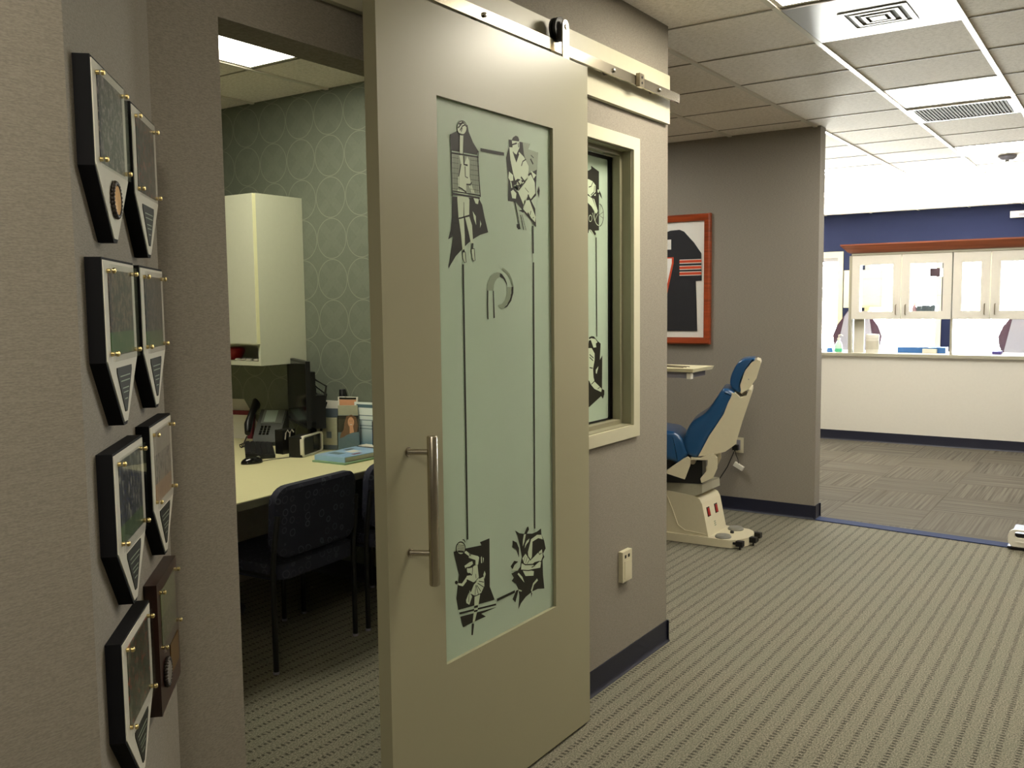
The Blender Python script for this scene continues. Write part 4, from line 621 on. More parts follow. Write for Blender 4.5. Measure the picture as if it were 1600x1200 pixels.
# ------------------------------------------------------------------ blue dental chair
dc = thing('dental_chair', 'cream dental chair with blue vinyl cushions against the corridor wall', 'dental chair', (5.6, 2.4, 0))
SH, BC, HC, HS, SE, BR, CA, CO, RN, RF = [(-0.2711,0.9765),(-0.2931,0.9768),(-0.3208,0.9478),(-0.359,0.9598),(-0.375,1.0008),(-0.3914,0.9965),(-0.3927,0.975),(-0.3334,0.7865),(-0.2972,0.6541),(-0.2356,0.6061),(-0.1744,0.5867),(-0.0677,0.569),(-0.1344,0.7008),(-0.2225,0.841)], [(-0.2322,1.0032),(-0.2654,0.9923),(-0.2878,0.9586),(-0.2248,0.8365),(-0.1388,0.701),(-0.0699,0.5691),(-0.0167,0.5672),(0.0142,0.5976),(0.0258,0.6438),(0.0181,0.6964),(-0.0234,0.7845),(-0.1109,0.85),(-0.1772,0.943),(-0.2101,0.9949)], [(-0.3689,1.1898),(-0.404,1.1889),(-0.402,1.173),(-0.3609,1.117),(-0.3307,1.0425),(-0.3203,0.976),(-0.2791,0.9926),(-0.2588,1.021),(-0.2617,1.076),(-0.2921,1.1449),(-0.3272,1.1793)], [(-0.4205,1.1822),(-0.4391,1.1755),(-0.4448,1.1597),(-0.4185,1.0664),(-0.3731,0.9974),(-0.3259,0.9693),(-0.321,1.0253),(-0.3477,1.1112),(-0.3878,1.1661)], [(0.4771,0.766),(0.1326,0.7281),(0.0695,0.7123),(0.0294,0.6728),(0.0029,0.6096),(0.0027,0.5665),(0.0572,0.5143),(0.132,0.5408),(0.4774,0.6116)], [(0.1283,0.4758),(0.0258,0.552),(-0.0047,0.5682),(-0.0218,0.5491),(-0.0197,0.5142),(0.0127,0.4245),(0.1282,0.4582)], [(-0.1254,0.5859),(-0.1645,0.5919),(-0.187,0.565),(-0.1875,0.4982),(-0.1623,0.4393),(-0.0906,0.4038),(-0.0837,0.4302),(-0.1239,0.4841),(-0.129,0.5514),(-0.0243,0.5498),(-0.0242,0.5638),(-0.0829,0.5612)], [(2.5747,0.3872),(2.2595,0.3833),(2.2567,0.3309),(2.3206,0.304),(2.5745,0.3149)], [(2.4966,0.3258),(2.3204,0.3068),(2.2772,0.2951),(2.2598,0.2689),(2.2536,0.0748),(2.4958,0.074)], [(2.3279,0.28),(2.3086,0.2649),(2.2375,0.0894)]
TU = Matrix.Translation((5.6, 2.4, 0)) @ Matrix.Rotation(math.radians(18), 4, 'Z')     # the seat is turned on its base
MB().cushion(BC, 'x', -.19, .19, .03).xf(TU).build('back_cushion', m['blue'], dc, smooth=75)
MB().prism(SH, 'x', -.187, .187, 0.022, 4).xf(TU).build('back_shell', m['cream_p'], dc)
hc = MB().cushion(HC, 'x', -.127, .127, .014).xf(TU).build('headrest_cushion', m['blue'], dc, smooth=75)
MB().prism(HS, 'x', -.134, .134, 0.009, 3).xf(TU).build('headrest_shell', m['cream_p'], hc)
hz, hy = min((p[1], p[0]) for p in HS)
MB().box(-.035, .035, hy-.03, hy+.0, hz-.06, hz+.05, .006).xf(TU).build('headrest_bracket', m['steel2'], hc)
b = MB()
for py_, pz_, r_ in ((hy-.045, hz+.09, .004), ): b.cyl((-.1355, py_, pz_), (-.13, py_, pz_), r_, 10)
b.xf(TU).build('headrest_screw', m['shell'], hc)
MB().cushion(SE, 'x', -.19, .20, .03).xf(TU).build('seat_cushion', m['blue'], dc, smooth=75)
for x0, x1 in ((-.22, -.18), (.19, .23)): MB().prism(BR, 'x', x0, x1, 0.010, 2).xf(TU).build('seat_bracket', m['cream_p'], dc)
for x0, x1 in ((-.21, -.17), (.17, .21)): MB().prism(CA, 'x', x0, x1, 0.008, 2).xf(TU).build('pivot_arm', m['cream_p'], dc)
MB().box(-.14, .14, CA[5][0]-.0, .62, 0.385, 0.53, .02).xf(TU).build('seat_frame', m['black'], dc)
MB().cyl((-.19, CA[9][0]-.01, .535), (.19, CA[9][0]-.01, .535), .018, 16).xf(TU).build('pivot_bar', m['steel2'], dc)
MB().prism(CO, 'x', 5.46, 5.76, 0.012, 2).build('lift_column', m['greymetal'], dc)
# riser with a sloping rear face, standing on the round-ended base
ytop = 2.27
b = MB(); prof = [(3.05, 0.05), (2.253, 0.05), (2.258, 0.262), (2.27, 0.292), (2.30, 0.308), (2.56, 0.33), (3.05, 0.33)]
b.prism([(3.05, 0.05), (2.21, 0.05), (2.255, 0.262), (2.272, 0.292), (2.31, 0.31), (2.56, 0.33), (3.05, 0.33)], 'x', 5.455, 5.765, 0.012, 3); rz = b.build('riser', m['cream_p'], dc)
b = MB()
P = []
pl = [(5.41, 3.1), (5.425, 2.5), (5.435, 2.26), (5.44, 2.12)]+[(5.62-.18*math.cos(k*PI/10), 2.10-.115*math.sin(k*PI/10)) for k in range(1, 10)]+[(5.80, 2.12), (5.81, 2.26), (5.81, 3.1)]
b.prism(pl, 'z', 0.004, 0.055, 0.010, 3); bs = b.build('base_plate', m['cream_p'], dc)
b = MB(); b.tube([(5.4535, 2.50, 0.30), (5.4535, 2.455, 0.20), (5.4535, 2.42, 0.11), (5.4535, 2.37, 0.078), (5.4535, 2.23, 0.07)], 0.0035, 8); b.build('moulded_rib', m['cream_p'], rz)
def on_slope(y_off, x, z): # rear slope of the riser
    k = (z-0.05)/(0.262-0.05); return (x, 2.21+0.045*k-y_off, z)
for x in (5.53, 5.66):
    b = MB(); b.hexa([on_slope(o, x+dx, z) for z in (0.178, 0.225) for o in (0.006, -0.002) for dx in (-.016, .016)], .001); sw_ = b.build('rocker_switch', m['red'], rz, label='red and black rocker switch')
    b = MB(); b.hexa([on_slope(o, x+dx, z) for z in (0.172, 0.231) for o in (0.003, -0.002) for dx in (-.022, .022)]); b.build('switch_bezel', m['black'], sw_)
b = MB()
for k in range(3): b.hexa([on_slope(o, 5.60+dx, z) for z in (0.10+k*.012, 0.106+k*.012) for o in (0.0015, -0.001) for dx in (-.012, .012)])
b.build('printed_mark', m['half'], rz)
for x, y in ((5.50, 2.13), (5.735, 2.135)):
    MB().lathe((x, y, 0.055), [(0.050, 0), (0.052, .006), (0.044, .016), (0.02, .020)], 20).build('foot_pad', m['grey'], bs)
MB().lathe((5.63, 2.12, 0.055), [(0.012, 0), (0.013, .010), (.008, .016)], 14).build('centre_button', m['black'], bs)
for x, y, an in ((5.462, 2.005, -.5), (5.60, 1.968, 0), (5.73, 1.985, .4)):
    b = MB(); b.box(x-.02, x+.02, y-.022, y+.022, 0.022, 0.055, .007); b.cyl((x, y+.02, .035), (x, y+.045, .035), .008, 10); b.cyl((x, y, 0.0), (x, y, .024), .006, 10); b.build('foot_lever', m['black'], bs)
# instrument tray on its arm over the chair
tr = thing('instrument_tray', 'white bracket tray reaching in above the blue dental chair seat', 'tray', (5.6, 2.75, 0))
MB().hexa([(x, y, z) for z, k in ((1.105, .0), (1.128, 1)) for y in (2.30-.01*k, 3.05) for x in (5.40-.01*k, 5.72+.01*k)], .006).build('tray_top', m['ivory'], tr)
MB().box(5.42, 5.70, 2.34, 3.0, 1.066, 1.105, .008).build('tray_body', m['shell'], tr)
MB().box(5.41, 5.45, 2.318, 2.345, 1.062, 1.10, .005).build('tray_handle', m['white'], tr)
MB().tube([(5.56, 2.9, 1.07), (5.56, 3.1, 1.0), (5.57, 3.5, .95), (5.6, 3.6, .9), (5.6, 3.62, 0.03)], .022, 14).build('support_arm', m['ivory'], tr)
MB().lathe((5.6, 3.62, 0), [(.16, 0), (.16, .02), (.05, .04)], 24).build('support_foot', m['ivory'], tr)
b = MB()
for k in range(3): b.cyl((5.44+k*.05, 2.38, 1.131), (5.46+k*.05, 2.55, 1.133), .003, 8)
tag(b.build('dental_instrument', m['steel2']), 'slim steel dental instruments lying on the bracket tray', 'instrument')

# ------------------------------------------------------------------ white foot stool with a slot handle at the right edge
fs = thing('step_stool', 'white plastic and black low stool with grip slot at right edge', 'stool', (6.45, 0.42, 0))
b = MB(); b.prism(rrect(0.20, 0.615, 0.022, 0.128, 0.035)[:], 'x', 6.335, 6.36, 0.004)
b = MB()
O = rrect(0.20, 0.615, 0.020, 0.128, 0.04, 6); I = rrect(0.24, 0.580, 0.075, 0.118, 0.018, 6)
for X in (6.335, 6.365):
    A = [b.bm.verts.new((X, y, z)) for y, z in O]; B_ = [b.bm.verts.new((X, y, z)) for y, z in I]
    n = len(A)
    for k in range(n): b._f([A[k], A[(k+1) % n], B_[(k+1) % n], B_[k]])
    if X < 6.34: A1, B1 = A, B_
for k in range(n): b._f([A1[k], A1[(k+1) % n], A[(k+1) % n], A[k]]); b._f([B1[k], B1[(k+1) % n], B_[(k+1) % n], B_[k]])
b.box(6.331, 6.338, 0.24, 0.575, 0.048, 0.056, .002)
b.build('handle_panel', m['white'], fs)
MB().box(6.365, 6.62, 0.215, 0.60, 0.020, 0.10, .01).build('tread', m['black'], fs); MB().box(6.335, 6.62, 0.20, 0.617, 0.0085, 0.022, .003).build('rubber_foot', m['black'], fs)

# ------------------------------------------------------------------ counter and hanging glass cabinets in the treatment bay
KX = 10.40
ct = thing('service_counter', 'long cream counter with white top in the bright treatment bay', 'counter', (10.7, 0.5, 0))
MB().box(KX+.02, 11.0, -2.3, 3.35, 0.0, 0.93).build('front_panel', m['cream'], ct)
b = MB(); cove(b, (KX+.02, 3.35), (KX+.02, -2.3), (-1, 0), 0.11); b.build('toe_kick', m['base'], ct)
MB().box(KX-.01, 11.05, -2.3, 3.37, 0.93, 0.968, .006).build('worktop', m['white'], ct)
MB().box(KX-.014, KX-.009, -2.3, 3.37, 0.935, 0.966).build('worktop_edge', m['greymetal'], ct)
CB0, CB1 = 1.335, 2.02
edges = [(2.593, 2.090, 1), (2.086, 1.600, 0), (1.592, 1.247, 1), (1.243, 0.855, 0), (0.851, 0.42, 1), (0.416, 0.0, 0)]
def cabinet(pair, label):
    ya, yb = pair[0][0], pair[-1][1]; t = thing('wall_cabinet', label, 'cabinet', (KX+.2, (ya+yb)/2, CB0), 0, 'hanging glass door cabinets over the counter')
    b = MB(); d0, d1 = KX+.02, KX+.38
    b.box(d0, d1, ya-.018, ya, CB0, CB1); b.box(d0, d1, yb, yb+.018, CB0, CB1); b.box(d0, d1, yb+.018, ya-.018, CB0, CB0+.02); b.box(d0, d1, yb+.018, ya-.018, CB1-.02, CB1)
    mid = (pair[0][1]+pair[1][0])/2; b.box(d0+.02, d1, mid-.009, mid+.009, CB0+.02, CB1-.02)
    b.build('carcass', m['greymetal'], t)
    for zz in (1.575, 1.765):
        for y0_, y1_ in ((mid+.01, ya-.019), (yb+.019, mid-.01)): MB().box(d0+.03, d1-.02, y0_, y1_, zz, zz+.012).build('shelf', m['glass'], t)
    for hi, lo, side in pair:
        b = MB(); fw = 0.085 if hi-lo > 0.4 else 0.088
        b.box(KX, d0, lo+.002, hi-.002, CB0+.002, CB0+fw); b.box(KX, d0, lo+.002, hi-.002, CB1-fw-.02, CB1-.004); b.box(KX, d0, hi-fw, hi-.002, CB0+fw, CB1-fw-.02); b.box(KX, d0, lo+.002, lo+fw, CB0+fw, CB1-fw-.02)
        dr = b.build('door', m['cream'], t)
        MB().box(KX+.006, KX+.010, lo+fw, hi-fw, CB0+fw, CB1-fw-.02).build('pane', m['glass'], dr)
        hy_ = lo+.045 if side else hi-.045
        MB().tube([(KX, hy_, 1.385), (KX-.025, hy_, 1.39), (KX-.025, hy_, 1.485), (KX, hy_, 1.49)], .006, 8).build('handle', m['steel2'], dr)
    return t
cabinet(edges[0:2], 'leftmost hanging cabinet with two wide glass doors and plum box inside')
cabinet(edges[2:4], 'hanging cabinet with narrow glass doors right of the wide leftmost one')
cabinet(edges[4:6], 'hanging glass cabinet beyond the right edge of the row')
cr_ = MB(); prof = [(KX-.005, 2.045), (KX-.03, 2.06), (KX-.055, 2.09), (KX-.09, 2.125), (KX-.09, 2.14), (KX+.40, 2.14), (KX+.40, 2.045)]
A = [cr_.bm.verts.new((x, 2.61+(KX-x if x < KX else 0), z)) for x, z in prof]; B_ = [cr_.bm.verts.new((x, -2.2, z)) for x, z in prof]
for k in range(len(prof)): cr_._f([A[k], A[(k+1) % 7], B_[(k+1) % 7], B_[k]])
cr_._f(A[::-1]); cr_._f(B_)
tag(cr_.build('crown_moulding', m['crown']), 'long cherry wood crown moulding on top of the hanging cabinets', 'moulding')
tag(MB().box(KX+.005, KX+.38, -2.2, 2.60, 2.021, 2.045).build('cabinet_rail', m['greymetal']), 'gray rail under the cherry wood crown moulding', 'rail')
for yy, lab in ((2.60, 'gray end post carrying the hanging cabinets at their left end'), (1.596, 'second gray post between counter and hanging cabinets')):
    po = thing('support_post', lab, 'post', (KX+.2, yy, 0.968), 0, 'posts between counter and cabinets')
    if yy > 2: MB().box(KX+.015, KX+.38, 2.594, 2.625, 0.968, 2.02).build('post_panel', m['greymetal'], po)
    else: MB().box(KX+.015, KX+.38, 1.584, 1.607, 0.968, CB0).build('post_panel', m['greymetal'], po)
tag(MB().box(KX+.12, KX+.14, 2.48, 2.59, 0.968, CB0-.002).build('notice_board', m['white']), 'tall white panel standing beside the left end post', 'panel')
# cabinet contents
tag(MB().box(KX+.10, KX+.26, 1.73, 1.83, 1.778, 1.866, .006).build('storage_box', m['purple']), 'plum coloured box on the upper shelf behind glass door', 'box')
for k, (y0_, y1_) in enumerate(((1.90, 1.945), (1.855, 1.895), (1.81, 1.85), (1.765, 1.805))):
    tag(MB().box(KX+.08, KX+.26, y0_, y1_, CB0+.021, CB0+.14+.008*(k % 2), .003).build('binder', m['bluegrey']), ['slate binder beside the pink bottle in cabinet', 'second slate binder from the pink bottle in cabinet', 'third slate binder from the pink bottle in cabinet', 'slate binder farthest right of the row in cabinet'][k], 'binder', 'slate binders in the hanging cabinet')
bt = thing('pink_bottle', 'small pink bottle left of slate binders behind glass', 'bottle', (KX+.12, 1.975, CB0+.021))
MB().lathe((KX+.12, 1.975, CB0+.021), [(.022, 0), (.024, .01), (.024, .10), (.012, .125)], 16).build('body', M('pink_plastic', '#b98a92', .4), bt); MB().lathe((KX+.12, 1.975, CB0+.146), [(.013, 0), (.013, .025)], 14).build('cap', m['white'], bt)
# on the counter
sb = thing('soap_bottle', 'clear pump bottle of green hand gel on counter', 'bottle', (KX+.1, 2.745, .968))
MB().lathe((KX+.1, 2.745, .968), [(.030, 0), (.040, .008), (.043, .05), (.036, .095), (.016, .125), (.014, .14)], 20).build('body', M('clear_bottle', '#bfe3d2', .15, spec=.6), sb)
MB().lathe((KX+.1, 2.745, .969), [(.0435, 0.006), (.0445, .012), (.0445, .04), (.043, .042)], 20).build('gel', m['green'], sb)
MB().lathe((KX+.1, 2.745, 1.106), [(.016, 0), (.016, .02), (.006, .022), (.006, .055)], 14).tube([(KX+.1, 2.745, 1.158), (KX+.1, 2.72, 1.162), (KX+.1, 2.70, 1.15)], .006, 8).build('pump', m['white'], sb)
wt = thing('wipes_canister', 'white canister of wipes on counter under left glass cabinet', 'canister', (KX+.1, 2.387, .968))
MB().lathe((KX+.1, 2.387, .968), [(.066, 0), (.068, .006), (.068, .165), (.066, .168)], 28).build('body', m['white'], wt); MB().lathe((KX+.1, 2.387, 1.136), [(.069, 0), (.069, .028), (.062, .036), (.02, .040)], 28).build('lid', m['jwhite'], wt)
MB().lathe((KX+.1, 2.387, .968), [(.0685, .04), (.0687, .042), (.0687, .13), (.0685, .132)], 28).build('printed_band', m['pages'], wt)
tag(MB().box(KX+.25, KX+.42, 1.68, 2.16, .968, 1.03, .012).build('blue_pad', m['blueitem']), 'long blue folded pad lying on counter under the cabinets', 'pad')
tag(MB().box(KX+.20, KX+.245, 1.76, 1.90, .968, 1.015, .006).build('white_carton', m['white']), 'small white carton in front of the blue pad', 'box')
tag(MB().lathe((KX+.1, 2.84, .968), [(.03, 0), (.035, .01), (.028, .045), (.018, .05)], 16).build('blue_cup', m['blueitem']), 'small blue cup left of the green gel bottle', 'cup')
tag(MB().box(KX+.25, KX+.42, 1.16, 1.24, .968, 1.0, .008).build('purple_pouch', M('violet_pouch', '#4a3f8a', .5)), 'small violet pouch on counter under narrow doored cabinet', 'pouch')
# treatment chairs by the windows, seen over the counter
def bay_chair(x, y, label):
    t = thing('treatment_chair', label, 'dental chair', (x, y, 0), 0, 'plum treatment chairs by the windows')
    sh = [(y-.10, 1.40), (y+.10, 1.40), (y+.14, 1.34), (y+.22, 0.95), (y+.20, .70), (y-.20, .70), (y-.22, .95), (y-.14, 1.34)]
    cu = [(y-.12, 1.405), (y+.12, 1.405), (y+.17, 1.33), (y+.25, 1.22), (y+.295, 1.10), (y+.28, 1.0), (y+.22, .80), (y-.22, .80), (y-.28, 1.0), (y-.295, 1.10), (y-.25, 1.22), (y-.17, 1.33)]
    MB().prism(cu, 'x', x+.03, x+.12, .02, 3).build('back_cushion', m['purple'], t); MB().prism(sh, 'x', x-.03, x+.03, .02, 3).build('back_shell', m['shell'], t)
    MB().box(x+.05, x+.75, y-.25, y+.25, .48, .60, .04, 3).build('seat_cushion', m['purple'], t); MB().box(x+.1, x+.5, y-.15, y+.15, .05, .48, .03).build('pedestal', m['shell'], t); MB().box(x, x+.8, y-.28, y+.28, .004, .05, .02).build('base_plate', m['ivory'], t)
    return t
bay_chair(11.9, 2.90, 'plum treatment chair with gray shell behind the left end post')
bay_chair(11.9, 1.04, 'plum treatment chair with gray shell at right end of counter')
lm = thing('ivory_cabinet', 'ivory wall box hanging beside the left window beyond the cabinets', 'cabinet', (13.1, 3.07, 1.44))
MB().box(12.9, 13.38, 2.82, 3.32, 1.44, 1.94, .02).build('case', m['ivory'], lm); MB().box(12.89, 12.902, 2.85, 3.29, 1.46, 1.92, .004).build('door', m['ivory'], lm)

# ------------------------------------------------------------------ inside the office
DZ = 0.755
dk = thing('office_desk', 'pale laminate office desk with worktop running along patterned wall', 'desk', (3.0, 3.5, 0))
b = MB(); b.prism([(1.95, 2.953), (3.715, 3.101), (3.715, 5.4), (2.98, 5.4), (2.98, 3.92), (2.86, 3.80), (1.95, 3.80)], 'z', DZ-.032, DZ, .002, 1); b.mi = 0
wt_ = b.build('worktop', m['desk'], dk)
MB().hexa([(x, y, z) for z in (DZ-.034, DZ-.003) for y0_ in (-.004, .0015) for x, y in ((1.95, 2.953+y0_), (3.715, 3.101+y0_))]).build('edge_band', m['deskedge'], wt_)
MB().box(1.97, 2.0, 3.40, 3.78, 0, DZ-.034).build('side_panel', m['wall_dark'], dk); MB().box(3.0, 3.69, 5.36, 5.39, 0, DZ-.034).build('side_panel', m['wall_dark'], dk)
MB().box(2.0, 3.70, 3.66, 3.68, 0.18, DZ-.034).build('modesty_panel', m['wall_dark'], dk)
# upper cabinet on patterned wall
uc = thing('upper_cabinet', 'pale office wall cabinet with open cubby on circle patterned wallpaper', 'cabinet', (3.53, 4.3, 1.2))
cx0, cy0, cy1, cz0, cz1 = 3.385, 3.955, 5.3, 1.225, 2.157
b = MB(); b.box(cx0, 3.719, cy0, cy0+.018, cz0, cz1); b.box(cx0, 3.719, cy1-.018, cy1, cz0, cz1); b.box(cx0, 3.719, cy0+.018, cy1-.018, cz1-.018, cz1); b.box(cx0, 3.719, cy0+.018, cy1-.018, cz0, cz0+.022); b.box(cx0+.005, 3.719, cy0+.018, cy1-.018, 1.335, 1.353); b.box(3.71, 3.719, cy0+.018, cy1-.018, cz0+.022, cz1-.018)
b.build('carcass', m['offwhite'], uc)
for k in range(3):
    ya = cy0+.001+k*.453; MB().box(cx0-.022, cx0-.001, ya, ya+.449, 1.345, cz1-.002, .0015).build('door', m['offwhite'], uc)
MB().box(cx0-.0225, cx0-.0005, cy0-.0012, cy0+.0008, 1.345, cz1-.002).build('edge_band', m['edge'], uc)
bw = thing('red_bowl', 'red lidded bowl in the open cubby below office cabinet', 'bowl', (3.5, 4.26, 1.247))
MB().lathe((3.48, 4.30, 1.247), [(.035, 0), (.05, .01), (.066, .045), (.066, .05)], 24).build('bowl', m['red'], bw); MB().lathe((3.48, 4.30, 1.297), [(.068, 0), (.068, .012), (.05, .02)], 24).build('lid', m['red'], bw)
cl = MB()
for k in range(7): cl.ball((3.43+random.random()*.06, 4.02+.03*k, 1.252), .018, (1, 1.3, .5))
tag(cl.build('crumpled_tissue', m['white']), 'crumpled white tissue in the cubby beside the red bowl', 'tissue')
# monitor
mon = thing('computer_monitor', 'black flat computer monitor seen edge on, standing on desk', 'monitor', (3.425, 3.635, DZ), math.radians(60))
# local x runs along the screen (near end at 0), +y local faces the user
MB().box(0, .46, -.012, .012, .14, .50, .004).build('screen_panel', m['black'], mon, world=False)
MB().box(.012, .448, .0115, .0128, .155, .488).build('screen', m['black_g'], mon, world=False)
MB().box(.05, .41, -.05, -.012, .17, .44, .02).build('back_housing', m['black'], mon, world=False)
MB().box(.20, .26, -.09, -.05, .0, .34, .01).build('stand_neck', m['black'], mon, world=False)
MB().box(.15, .31, -.10, .07, .0, .014, .006).build('stand_base', m['black'], mon, world=False)
MB().box(.06, .30, -.105, -.05, .13, .31, .012).build('cable_box', m['black'], mon, world=False)
b = MB()
for k in range(5): b.tube([(.08+.04*k, -.05, .40-.03*k), (.06+.04*k, -.11-.01*k, .36-.05*k), (.1+.03*k, -.10, .2-.02*k), (.15, -.09, .03)], .006, 8)
b.build('cable', m['black'], mon, world=False)
# desk phone
ph = thing('desk_phone', 'black desk phone with handset and lit gray display', 'phone', (3.585, 4.175, DZ), math.radians(-60))
ph.scale = (.76, .84, 1.16)
prof = [(-.11, 0), (.10, 0), (.12, .03), (.10, .16), (.085, .165), (-.10, .045), (-.115, .02)]
MB().prism(prof, 'x', -.055, .15, .006, 2).build('phone_body', M('phone_grey', '#474a47', .4), ph, world=False)
def on_ph(u, v_, off): # u across, v up the slope 0..1
    return (u, -.10+.185*v_-off*.54, .045+.12*v_+off*.84)
MB().hexa([on_ph(u, v_, o) for v_ in (.46, .95) for o in (.006, -.002) for u in (-.025, .135)], .001).build('display_bezel', M('phone_silver', '#7f8580', .35, .3), ph, world=False)
MB().hexa([on_ph(u, v_, o) for v_ in (.50, .92) for o in (.0075, .003) for u in (-.005, .085)]).build('display', m['screen'], ph, world=False)
for r in range(4):
    for c in range(3): MB().hexa([on_ph(-.015+c*.028+d, .06+r*.085+e2, o) for e2 in (0, .055) for o in (.004, -.001) for d in (0, .018)], .001).build('key', m['black_g'], ph, world=False)
b = MB(); b.tube([(-.085, -.13, .065), (-.09, -.10, .10), (-.09, -.02, .155), (-.09, .06, .195), (-.085, .09, .185)], [.020, .030, .022, .030, .022], 14); b.build('handset', m['black'], ph, world=False)
b = MB(); b.tube([(-.09, -.13, .05)]+[(-.10-.012*math.cos(k*1.1), -.15-.006*k, .012+.008*math.sin(k*1.1)) for k in range(14)], .004, 6); b.build('handset_cord', m['black'], ph, world=False)
# keyboard, mouse
kb = thing('keyboard', 'black computer keyboard lying on desk in front of phone', 'keyboard', (3.335, 3.935, DZ), math.radians(51))
MB().hexa([(x, y, z) for z in (0, 1) for y in (-.07, .07) for x in (-.22, .22)] and [(x, y, (.004 if zz == 0 else (.020 if y < 0 else .034))) for zz in (0, 1) for y in (-.075, .075) for x in (-.22, .22)], .003).build('case', m['black'], kb, world=False)
for r in range(5):
    b = MB(); y = -.060+r*.027
    for c in range(15): z = .021+(.014)*(y+.075)/.15; b.box(-.212+c*.0285, -.212+c*.0285+.024, y, y+.021, z, z+.006, .002, 1)
    b.build('key_row', M('key_black', '#1a1a1b', .45) if r == 0 else kbm, kb, world=False) if r else None
    if r == 0: kbm = M('key_black', '#202022', .45); b.build('key_row', kbm, kb, world=False)
ms = thing('computer_mouse', 'black computer mouse at left end of desk', 'mouse', (3.085, 3.70, DZ), math.radians(-20))
MB().ball((0, 0, .004), .05, (1.15, .62, .62)).build('shell', m['black_g'], ms, world=False)
for v_ in bpy.data.objects['shell'].data.vertices: v_.co.z = max(v_.co.z, 0.0)
MB().cyl((.035, -.004, .026), (.035, .004, .026), .009, 12).build('scroll_wheel', m['grey'], ms, world=False)
MB().tube([(.055, 0, .006), (.12, .03, .004), (.22, .04, .004), (.32, .10, .004), (.38, .2, .004)], .0022, 6).build('cord', M('grey_cord', '#55524a', .5), ms, world=False)
# black and white desk clock-like box
sp = thing('desk_speaker', 'small black box with rounded white rim on desk beside brochures', 'speaker', (3.335, 3.60, DZ), math.radians(20))
MB().box(.002, .14, .004, .078, .001, .108, .006).build('body', m['black'], sp, world=False)
b = MB(); O = rrect(0, .235, .001, .112, .022, 5); I = rrect(.012, .223, .009, .104, .016, 5)
for Y in (-.006, .012):
    A = [b.bm.verts.new((x, Y, z)) for x, z in O]; B_ = [b.bm.verts.new((x, Y, z)) for x, z in I]; n = len(A)
    for k in range(n): b._f([A[k], A[(k+1) % n], B_[(k+1) % n], B_[k]])
    if Y < 0: A1, B1 = A, B_
for k in range(n): b._f([A1[k], A1[(k+1) % n], A[(k+1) % n], A[k]]); b._f([B1[k], B1[(k+1) % n], B_[(k+1) % n], B_[k]])
b.build('white_rim', m['white'], sp, world=False); MB().box(.14, .222, .002, .03, .010, .103, .004).build('black_face', m['black_g'], sp, world=False)
hd = thing('wire_hook', 'pair of thin white bent wires on black box behind desk speaker', 'hook', (3.40, 3.80, DZ))
MB().box(3.36, 3.45, 3.775, 3.835, DZ, DZ+.13, .006).build('black_box', m['black'], hd)
for q in (0, .03): MB().tube([(3.375+q, 3.772, DZ+.08), (3.375+q, 3.766, DZ+.115), (3.385+q, 3.762, DZ+.130), (3.397+q, 3.762, DZ+.115)], .0035, 8).build('wire', m['white'], hd)
# brochure holders and cards along the patterned wall. Frame: local x to the right as seen from the door, +y to the back
BRZ = math.radians(-42)
def holder(loc, w, h, d, label, fn, rz=-68):
    t = thing('brochure_holder', label, 'brochure holder', loc, math.radians(rz))
    b = MB(); b.box(-w/2-.003, w/2+.003, -.002, .0, 0, h*.78); b.box(-w/2-.003, w/2+.003, d, d+.002, 0, h*.95); b.box(-w/2-.003, -w/2-.001, 0, d, 0, h*.8); b.box(w/2+.001, w/2+.003, 0, d, 0, h*.8)
    b.build('clear_stand', m['acrylic'], t, world=False); fn(t, w, h, d); return t
def br_grey(t, w, h, d):
    MB().box(-w/2, w/2, .002, .012, .002, h*.80).build('brochure', m['greyprint'], t, world=False); MB().box(-w*.02, w*.22, .0008, .0021, h*.30, h*.46).build('printed_figure', m['bluegrey'], t, world=False)
    MB().box(-w/2, w/2, .0008, .0021, h*.02, h*.13).build('printed_band', m['bluegrey'], t, world=False); MB().box(-w/2, w/2, .018, .026, .002, h*1.02).build('rear_brochure', m['bluegrey'], t, world=False)
holder((3.588, 3.675, DZ), .122, .225, .03, 'brochure stand with gray leaflets beside the smiling woman leaflet', br_grey, -70)
